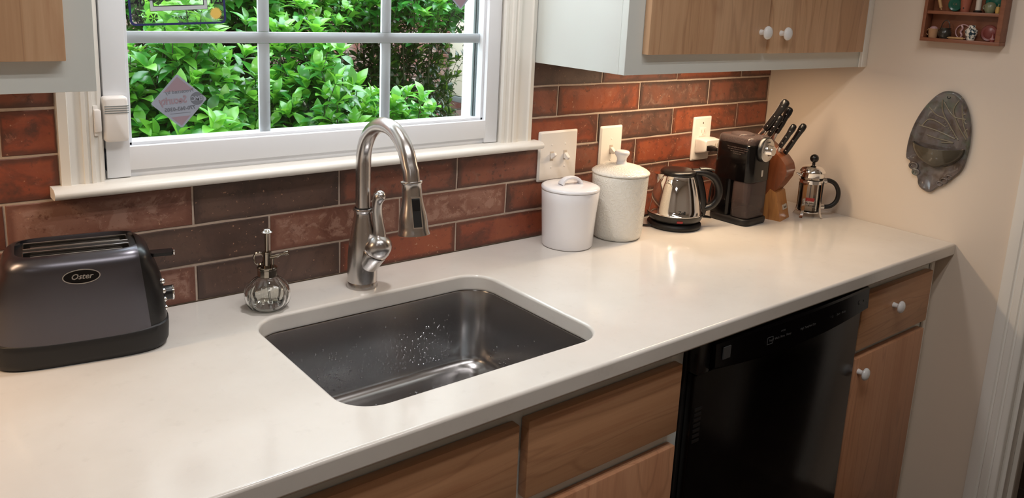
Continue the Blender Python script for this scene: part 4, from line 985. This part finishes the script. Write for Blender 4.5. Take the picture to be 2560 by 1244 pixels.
MB().tube(smooth_path([(-.03, .05, .0035), (.010, .020, .0035), (.034, -.010, .0035), (.022, -.034, .0035), (-.005, -.020, .0035), (-.03, .02, .0035)], 6), .0032, 8).build('cord', 'black', co)

# ------------------------------------------------------------------ ceramic wall pocket
OUT = [(-.5725, .4187), (-.596, .4164), (-.6146, .4036), (-.6336, .3738), (-.6469, .3326), (-.6515, .29), (-.6504, .2526), (-.6426, .2092), (-.6252, .1856), (-.6051, .1634), (-.5858, .1479), (-.5687, .1304), (-.5485, .1314), (-.5323, .1432), (-.5266, .1629), (-.5072, .1891), (-.4975, .2081), (-.4859, .2152), (-.4841, .2427), (-.4852, .266), (-.4886, .2896), (-.4972, .3229), (-.5139, .3615), (-.5355, .3934), (-.5544, .4112)]
wp = thing('wall_pocket', 'oval glazed stoneware wall pocket hanging on the right wall', 'wall ornament', (XR-.001, -.568, .13))
cl = []
n0 = len(OUT)
for i in range(n0):
    p0, p1, p2, p3 = [Vector(OUT[(i+k-1) % n0]) for k in range(4)]
    for k in range(3):
        t_ = k/3; cl.append(.5*((2*p1)+(-p0+p2)*t_+(2*p0-5*p1+4*p2-p3)*t_*t_+(-p0+3*p1-3*p2+p3)*t_**3))
cen = Vector((-.568, .275)); b = MB(); wl = lambda p, h_: Vector((-h_, p[0]+.568, p[1]-.13))
def wr(s_, h_, j=0): return [wl(cen+(p-cen)*s_, h_+j*math.sin(i*1.3)) for i, p in enumerate(cl)]
b.loft([wr(.97, 0), wr(1.0, .004), wr(1.0, .009), wr(.975, .0125, .0006), wr(.94, .0115, .0005), wr(.88, .0085), wr(.5, .008), wr(.02, .008)]); b.build('back_plate', 'glaze', wp, angle=60)
# half bowl
b = MB(); nb = 22; rings = []
for j in range(9):
    ph = j/8*PI/2; ring = []
    for i in range(nb+1):
        a = PI*i/nb; yy = -.571+.072*math.cos(a)*math.cos(ph*.98); hh = .008+.040*math.sin(a)*math.cos(ph*.98)
        ring.append(wl((yy, .262+.004*math.cos(2*a)-.058*math.sin(ph)), hh))
    rings.append(ring)
inn = []
for j in range(6):
    ph = j/5*PI/2; inn.append([wl((-.571+.068*math.cos(PI*i/nb)*math.cos(ph*.98), .262+.004*math.cos(2*PI*i/nb)-.050*math.sin(ph)), .0085+.035*math.sin(PI*i/nb)*math.cos(ph*.98)) for i in range(nb+1)])
b.loft(inn[::-1]+rings, close=False, cap0=False, cap1=False); b.build('pocket', 'glazeg', wp, angle=60)
LN = [[(-.5626, .393), (-.5702, .3567), (-.6105, .3014), (-.6206, .29)], [(-.6131, .4061), (-.5959, .3692), (-.6147, .3284), (-.6408, .2934)], [(-.6131, .4061), (-.6256, .3387), (-.6462, .2986)], [(-.5088, .3141), (-.5585, .3062), (-.6121, .2907)], [(-.5179, .3132), (-.5325, .3334), (-.5546, .3323), (-.5824, .3189)], [(-.5294, .3687), (-.5519, .3497), (-.5791, .3404), (-.6003, .3129)], [(-.5347, .2898), (-.5618, .2844), (-.6097, .2793), (-.5768, .2750)], [(-.6289, .3436), (-.6226, .3578), (-.6344, .3617), (-.6413, .3433), (-.6343, .3357), (-.6269, .3433)], [(-.5677, .3871), (-.5985, .3521), (-.6323, .3484)], [(-.6422, .324), (-.6335, .3139), (-.6442, .2983)]]
b = MB()
for l_ in LN:
    b.tube([tuple(wl(p, .0088)) for p in [tuple(q[:2]) for q in smooth_path([(a, c_, 0) for a, c_ in l_], 5)]], .0019, 8)
for k in range(9): b.sphere(tuple(wl((-.5750-.0055*k, .3330-.0055*k), .0092)), .0017, u=8, v=6)
b.build('relief_line', 'glazeline', wp, angle=60)
b = MB()
for (y_, z_, r_) in ((-.511, .196, .011), (-.520, .179, .009), (-.600, .170, .009), (-.590, .160, .007), (-.612, .182, .007)): b.tube([tuple(wl((y_+r_*math.cos(a), z_+r_*math.sin(a)*.8), .010)) for a in [2*PI*k/16 for k in range(17)]], .0035, 8)
b.build('rim_curl', 'glaze', wp, angle=60)
MB().tube([tuple(wl((-.578+.004*math.cos(a), .402+.004*math.sin(a)), .0085)) for a in [2*PI*k/14 for k in range(15)]], .0012, 6).build('hanging_hole', 'ink', wp)

# ------------------------------------------------------------------ miniature shelf on the right wall
SY0_, SY1_ = -.6945, -.4885
ms = thing('display_shelf', 'small brown wooden shadow-box shelf on the right wall holding miniatures', 'shelf', (XR-.001, -.5915, .551))
sl_ = lambda b, y0, y1, z0, z1, x0=0, x1=.040, bev=.0008: b.box(-x1, -x0, y0+.5915, y1+.5915, z0-.551, z1-.551, bev)
sl_(MB(), SY0_, SY1_, .551, .5605).build('bottom_board', 'shelf_w', ms); sl_(MB(), SY1_-.009, SY1_, .5607, .90).build('side_board', 'shelf_w', ms); sl_(MB(), SY0_, SY0_+.012, .5607, .90, 0, .0402).build('side_board', 'shelf_w', ms)
sl_(MB(), SY0_+.0122, SY1_-.0092, .6255, .6340, 0, .038).build('shelf_board', 'shelf_w', ms); sl_(MB(), SY0_+.0122, SY1_-.0092, .700, .708, 0, .038).build('shelf_board', 'shelf_w', ms); sl_(MB(), SY0_, SY1_, .9005, .91).build('top_board', 'shelf_w', ms)
sl_(MB(), SY0_+.0122, SY1_-.0092, .5607, .9003, 0, .003).build('back_panel', 'shelf_w', ms)
def mini(name, label, cat, y, z, x=.022): return thing(name, label, cat, (XR-.001-x, y, z), 0)
ZB, ZS = .5606, .6341
m = mini('miniature_basket', 'tiny handled basket at the left end of the lower shelf', 'miniature', -.515, ZB)
MB().lathe([(.001, 0), (.0095, 0), (.0120, .020), (.0130, .0225), (.0120, .0225), (.001, .018)], n=24).build('basket', 'miniwick', m); MB().sphere((0, 0, .022), .0095, (1, 1, .7), 12, 8).build('filling', 'minipink', m); MB().tube([(0, .012+.007*math.sin(PI*k/10), .006+.014*k/10) for k in range(11)], .0014, 8).build('handle', 'miniwick', m)
m = mini('miniature_pot', 'tiny dark round pot next to the basket on the lower shelf', 'miniature', -.546, ZB)
MB().lathe([(.001, 0), (.010, 0), (.0145, .008), (.0145, .016), (.011, .022), (.0135, .0255), (.0125, .0255), (.001, .022)], n=26).build('pot', 'minidark', m, angle=60); MB().tube([(0, .010*math.cos(PI*k/12), .024+.020*math.sin(PI*k/12)) for k in range(13)], .0011, 8).build('handle', 'minidark', m)
m = mini('miniature_rolling_pin', 'tiny wooden rolling pin lying on the lower shelf', 'miniature', -.580, ZB+.0032, .028)
MB().tube([(0, .019, 0), (0, -.019, 0)], .0030, 10).tube([(0, .024, 0), (0, -.024, 0)], .0012, 8).build('pin', 'mini_w', m)
m = mini('miniature_ring_plate', 'tiny pink wreath ring with ribbon standing on the lower shelf', 'miniature', -.588, ZB, .010)
MB().tube([(0, .019*math.cos(2*PI*k/30), .021+.019*math.sin(2*PI*k/30)) for k in range(31)], .0015, 8).build('ring', 'minipink', m); MB().tube(smooth_path([(0, .006, .038), (0, .002, .030), (0, .006, .020), (0, .002, .012), (0, .005, .004)], 4), .0026, 8).build('ribbon', 'minipink', m)
m = mini('miniature_vase', 'tiny white vase with dark blue pattern on the lower shelf', 'miniature', -.6165, ZB, .026)
MB().lathe([(.001, 0), (.0085, 0), (.0095, .004), (.0135, .018), (.0135, .0235), (.0090, .0285), (.0070, .030), (.0075, .0355), (.0065, .0355), (.001, .028)], n=28).build('vase', 'vase', m, angle=60)
m = mini('miniature_plate', 'tiny reddish plate standing upright on the lower shelf', 'miniature', -.6535, ZB+.0215, .008)
MB().lathe([(.0205, 0), (.0215, -.001), (.0200, .0012), (.013, -.0005), (.001, -.0008)], mat=Matrix.Rotation(R(-90), 4, 'Y'), n=36).build('plate', 'minired', m, angle=60)
m = mini('miniature_bottle', 'tiny red bottle at the right end of the lower shelf', 'miniature', -.6725, ZB, .030)
MB().lathe([(.001, 0), (.0052, 0), (.0056, .012), (.0035, .0155), (.0035, .0215), (.001, .022)], n=18).build('bottle', 'minired', m); MB().lathe([(.0058, .006), (.0058, .009)], n=18).build('band', 'minipink', m)
m = mini('miniature_rolling_pin', 'tiny tan rolling pin leaning at the left of the upper shelf', 'miniature', -.524, ZS+.002)
MB().tube([(0, .012, .048), (0, -.002, .006)], .0042, 10).tube([(0, -.002, .006), (0, -.0035, .001)], .0018, 8).build('pin', 'mini_w', m)
m = mini('miniature_dish', 'tiny green glazed dish standing upright on the upper shelf', 'miniature', -.557, ZS+.0195, .010)
MB().lathe([(.0185, 0), (.0190, -.001), (.0175, .0016), (.012, 0), (.001, -.0004)], mat=Matrix.Rotation(R(-90), 4, 'Y'), n=36).build('dish', 'minigreen', m, angle=60); text('C6', .009, 'glazeline', m, frame((-.0012, 0, 0), (0, -1, 0), (0, 0, 1)), depth=.0003)
m = mini('miniature_flowerpot', 'tiny terracotta strawberry pot in the middle of the upper shelf', 'miniature', -.5895, ZS)
MB().lathe([(.001, 0), (.0105, 0), (.0140, .034), (.0155, .035), (.0155, .041), (.001, .041)], n=26).build('pot', 'terra', m); MB().sphere((-.0112, 0, .010), .0022, (.6, 1, 1), 8, 6).build('hole', 'ink', m)
m = mini('miniature_candle', 'tiny grey candle on a black stand on the upper shelf', 'miniature', -.622, ZS)
MB().lathe([(.001, 0), (.010, 0), (.0105, .004), (.006, .006), (.001, .006)], n=22).build('stand', 'black', m); MB().lathe([(.0068, .006), (.0068, .048), (.001, .048)], n=22).build('candle', 'tag', m)
m = mini('miniature_teapot', 'tiny olive teapot in front of a green dish on the upper shelf', 'miniature', -.652, ZS)
MB().lathe([(.001, 0), (.009, 0), (.0125, .008), (.0120, .018), (.0080, .024), (.001, .026)], n=26).build('pot', 'miniolive', m, angle=60); MB().tube(smooth_path([(0, -.010, .008), (0, -.016, .014), (0, -.018, .022)], 4), .002, 8).tube([(0, .010+.006*math.sin(PI*k/10), .006+.014*k/10) for k in range(11)], .0013, 8).build('handle', 'miniolive', m)
m = mini('miniature_dish', 'tiny dark green dish behind the olive teapot', 'miniature', -.655, ZS+.030, .007)
MB().lathe([(.0225, 0), (.0235, -.001), (.021, .0016), (.015, 0), (.001, -.0004)], mat=Matrix.Rotation(R(-90), 4, 'Y'), n=36).build('dish', 'minigreen', m, angle=60)
m = mini('miniature_jug', 'tiny yellow jug at the right end of the upper shelf', 'miniature', -.674, ZS, .030)
MB().lathe([(.001, 0), (.0050, 0), (.0060, .008), (.0045, .014), (.0050, .017), (.001, .017)], n=18).build('jug', 'miniyel', m, angle=60)

for o in C.objects:
    if o.name.split('.')[0] in ('miniature_basket', 'miniature_pot', 'miniature_vase', 'miniature_teapot'): o.scale = (1.12, 1.12, 1.12)

# ================================================================== OUTDOORS
hw_ = structure(MB().box(-7, -2.0, -.2, .16, -1.3, 1.75).box(XR+2.4, 9, -.2, .16, -1.3, 1.75).box(-2.0, XR+2.4, -.2, .16, 1.6, 1.75).build('unseen_shade_wall', 'brick', smooth=False))  # unseen house front, extended to keep sky light off the lower leaves
structure(MB().box(-7, 9, -3.6, .62, 1.76, 1.86).build('unseen_shade_eave', 'trimp', smooth=False))  # unseen roof overhang, added to shade the bottom of the hedge
gnd = structure(MB().box(-6, 9, .16, 7, -1.3, -1.15).build('floor_outdoor', 'earth', smooth=False))
bw = thing('brick_wall', 'weathered pinkish brick wall behind the shrubs outside the window', 'wall', (1.9, 2.45, -1.15))
MB().box(-5.5, 5.0, .012, .2, 0, 3.4).build('mortar', 'mortar', bw, smooth=False)
bm_ = MB().box(0, .203, -.004, .10, 0, .057, .003, 1); me_b = None; cand = []
for j in range(44):
    for i in range(-24, 24):
        x = i*.213+(.1065 if j % 2 else 0); z = j*.067+.005
        if x < -5.3 or x > 4.6: continue
        cand.append((abs(x+.15)+abs(z-1.45)*1.1, x, z))
cand.sort()
o = bm_.build('brick', 'brick', bw, angle=40); me_b = o.data; o.location = (cand[0][1], 0, cand[0][2])
r = random.Random(11)
for _, x, z in cand[1:300]:
    o = link('brick', me_b, bw, (x, r.uniform(-.002, .002), z))
b = MB()
for _, x, z in cand[300:]: b.box(x, x+.203, -.003, .05, z, z+.057)
o = b.build('brickwork', 'brick', bw, smooth=False); o['kind'] = 'stuff'
ub = thing('utility_box', 'cream metal utility box with grey lower lip on the brick wall outside', 'utility box', (2.655, 2.30, -.15))
MB().box(-.09, .12, -.02, .12, .17, .75, .008).build('cover', 'gutter', ub); MB().box(-.10, .13, -.045, .12, .135, .168, .006).build('lower_lip', 'greymetal', ub); MB().box(-.02, .09, -.024, -.0195, .185, .235, .001).build('label_plate', 'whiteprint', ub)

# leaves ---------------------------------------------------------------
def leaf_mesh(seed, wide=1.0):
    r = random.Random(seed); b = bmesh.new(); rows = []
    L_ = 1.0; n_ = 6; bend = r.uniform(.05, .28); fold = r.uniform(.10, .30); tw = r.uniform(-.3, .3)
    for i in range(n_+1):
        t_ = i/n_; w_ = .255*wide*math.sin(PI*min(1, t_**.85))**.85*(1 if t_ < .5 else 1.02) if 0 < i < n_ else .006
        z = -bend*t_*t_+.06*math.sin(t_*PI); 
        row = []
        for s_ in (-1, 0, 1):
            x = s_*w_; zz = z+fold*abs(x); a = tw*t_
            row.append(b.verts.new((x*math.cos(a), t_*L_, zz+x*math.sin(a))))
        rows.append(row)
    for a, c_ in zip(rows, rows[1:]):
        for k in range(2): b.faces.new([a[k], a[k+1], c_[k+1], c_[k]])
    me = bpy.data.meshes.new('leaf'); b.to_mesh(me); b.free(); me.shade_smooth(); return me
LV = {}
for mn in ('leaf_y', 'leaf_o', 'leaf_d'):
    LV[mn] = []
    for k in range(4):
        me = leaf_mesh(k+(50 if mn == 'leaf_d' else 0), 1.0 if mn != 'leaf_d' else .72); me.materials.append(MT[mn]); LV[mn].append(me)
Rc = Matrix((r2, u2, -fw))
def visible(p):
    d = p-CAMP; x, y, z = r2.dot(d), u2.dot(d), fw.dot(d)
    if z <= 0: return False
    u = 1280+5+f_px*x/z; v_ = 622-207.6-f_px*y/z
    if not (250 < u < 1270 and -60 < v_ < 380): return False
    return True
def shrub(label, lobes, seed, nobj=300, inner=.35, group='shrubs outside the window'):
    r = random.Random(seed)
    loc, rad = lobes[0][0], lobes[0][1]
    t_ = thing('shrub', label, 'shrub', (loc[0], loc[1], -1.15), group=group)
    base = Vector((loc[0], loc[1], -1.15)); items = []; tw = MB()
    for loc, rad, size, kinds, zmin in [l_[:2]+l_[3:] for l_ in lobes for _ in range(l_[2])]:
        while True:
            v = Vector((r.gauss(0, 1), r.gauss(0, 1), r.gauss(0, 1))).normalized()
            if v.z > -.45 and (v.y < .35 or r.random() < .12): break
        lump = 1+.13*math.sin(v.x*7+seed)+.11*math.sin(v.z*9+v.y*5+seed*2)+r.uniform(-.16, .10)
        depth = 1 if r.random() > inner else r.uniform(.55, .92)
        tip = Vector((loc[0]+v.x*rad[0]*lump*depth, loc[1]+v.y*rad[1]*lump*depth, loc[2]+v.z*rad[2]*lump*depth))
        if tip.z < zmin or tip.y < .22: continue
        d = (v*.7+Vector((r.uniform(-.5, .5), r.uniform(-.6, .2), .95+r.uniform(-.3, .4)))).normalized()
        st = tip-d*size*3.0
        tw.tube([tuple(st-base), tuple(tip-base)], [.0022, .0012], 4, caps=False)
        nw = r.randint(5, 8)
        for k in range(nw+7):
            top = k < nw
            if top: s_ = 1-.05*k; ang = 2*PI*k/nw*1.0+r.random(); el = r.uniform(.35, 1.25)
            else: s_ = 1-.22*(k-nw)/1.6-.1; ang = 2.4*k+r.random(); el = r.uniform(-.1, .7)
            pos = st.lerp(tip, max(0, s_)) if not top else tip-d*size*.15*(k % 3)
            a1 = d.orthogonal().normalized(); a2 = d.cross(a1)
            dirv = ((a1*math.cos(ang)+a2*math.sin(ang))*math.cos(el)+d*math.sin(el)).normalized()
            dirv = (dirv+Vector((0, 0, r.uniform(-.15, .1)))).normalized()
            upv = (d+Vector((0, 0, .6))).normalized(); xx = dirv.cross(upv)
            if xx.length < .05: continue
            xx.normalize(); zz = xx.cross(dirv)
            sz = size*r.uniform(.72, 1.18)*(.85 if top and el > .95 else 1)
            wd_ = sz*r.uniform(.85, 1.15)
            mtx = Matrix((xx*wd_, dirv*sz, zz*sz)).transposed().to_4x4(); mtx.translation = pos-base
            kind = kinds[0] if top and r.random() < .82 else kinds[1]
            items.append(((pos-CAMP).length+(0 if visible(pos) else 50)+r.random()*.25, mtx, LV[kind][r.randint(0, 3)]))
    items.sort(key=lambda q_: q_[0])
    for _, mtx, me in items[:nobj]:
        o = bpy.data.objects.new('leaf', me); C.objects.link(o); o.parent = t_; o.matrix_basis = mtx
    by = {}
    for _, mtx, me in items[nobj:]: by.setdefault(me.materials[0].name, []).append((mtx, me))
    for mn, lst in by.items():
        vs_, fs_ = [], []
        for mtx, me in lst:
            k0 = len(vs_); vs_ += [tuple(mtx @ v.co) for v in me.vertices]; fs_ += [tuple(k0+i for i in p_.vertices) for p_ in me.polygons]
        me2 = bpy.data.meshes.new('foliage'); me2.from_pydata(vs_, [], fs_); me2.shade_smooth(); me2.materials.append(lst[0][1].materials[0])
        o = link('foliage', me2, t_); o['kind'] = 'stuff'
    # branching stems
    loc, rad = lobes[0][0], lobes[0][1]
    for k in range(7):
        a = 2*PI*k/7; e = Vector((loc[0]+math.cos(a)*rad[0]*.45, loc[1]+.08+math.sin(a)*rad[1]*.3, loc[2]+rad[2]*.05)); 
        mid = base.lerp(e, .5)+Vector((math.cos(a)*.05, math.sin(a)*.05, -.05))
        tw.tube([tuple(Vector((0, 0, 0))), tuple(mid-base), tuple(e-base)], [.010, .006, .003], 6)
    tw.build('stem', 'twig', t_)
    return t_
YO = ('leaf_y', 'leaf_o'); DD = ('leaf_d', 'leaf_d'); OD = ('leaf_o', 'leaf_d')  # dark pairs fill the lower lobes, shade painted into the leaf colour
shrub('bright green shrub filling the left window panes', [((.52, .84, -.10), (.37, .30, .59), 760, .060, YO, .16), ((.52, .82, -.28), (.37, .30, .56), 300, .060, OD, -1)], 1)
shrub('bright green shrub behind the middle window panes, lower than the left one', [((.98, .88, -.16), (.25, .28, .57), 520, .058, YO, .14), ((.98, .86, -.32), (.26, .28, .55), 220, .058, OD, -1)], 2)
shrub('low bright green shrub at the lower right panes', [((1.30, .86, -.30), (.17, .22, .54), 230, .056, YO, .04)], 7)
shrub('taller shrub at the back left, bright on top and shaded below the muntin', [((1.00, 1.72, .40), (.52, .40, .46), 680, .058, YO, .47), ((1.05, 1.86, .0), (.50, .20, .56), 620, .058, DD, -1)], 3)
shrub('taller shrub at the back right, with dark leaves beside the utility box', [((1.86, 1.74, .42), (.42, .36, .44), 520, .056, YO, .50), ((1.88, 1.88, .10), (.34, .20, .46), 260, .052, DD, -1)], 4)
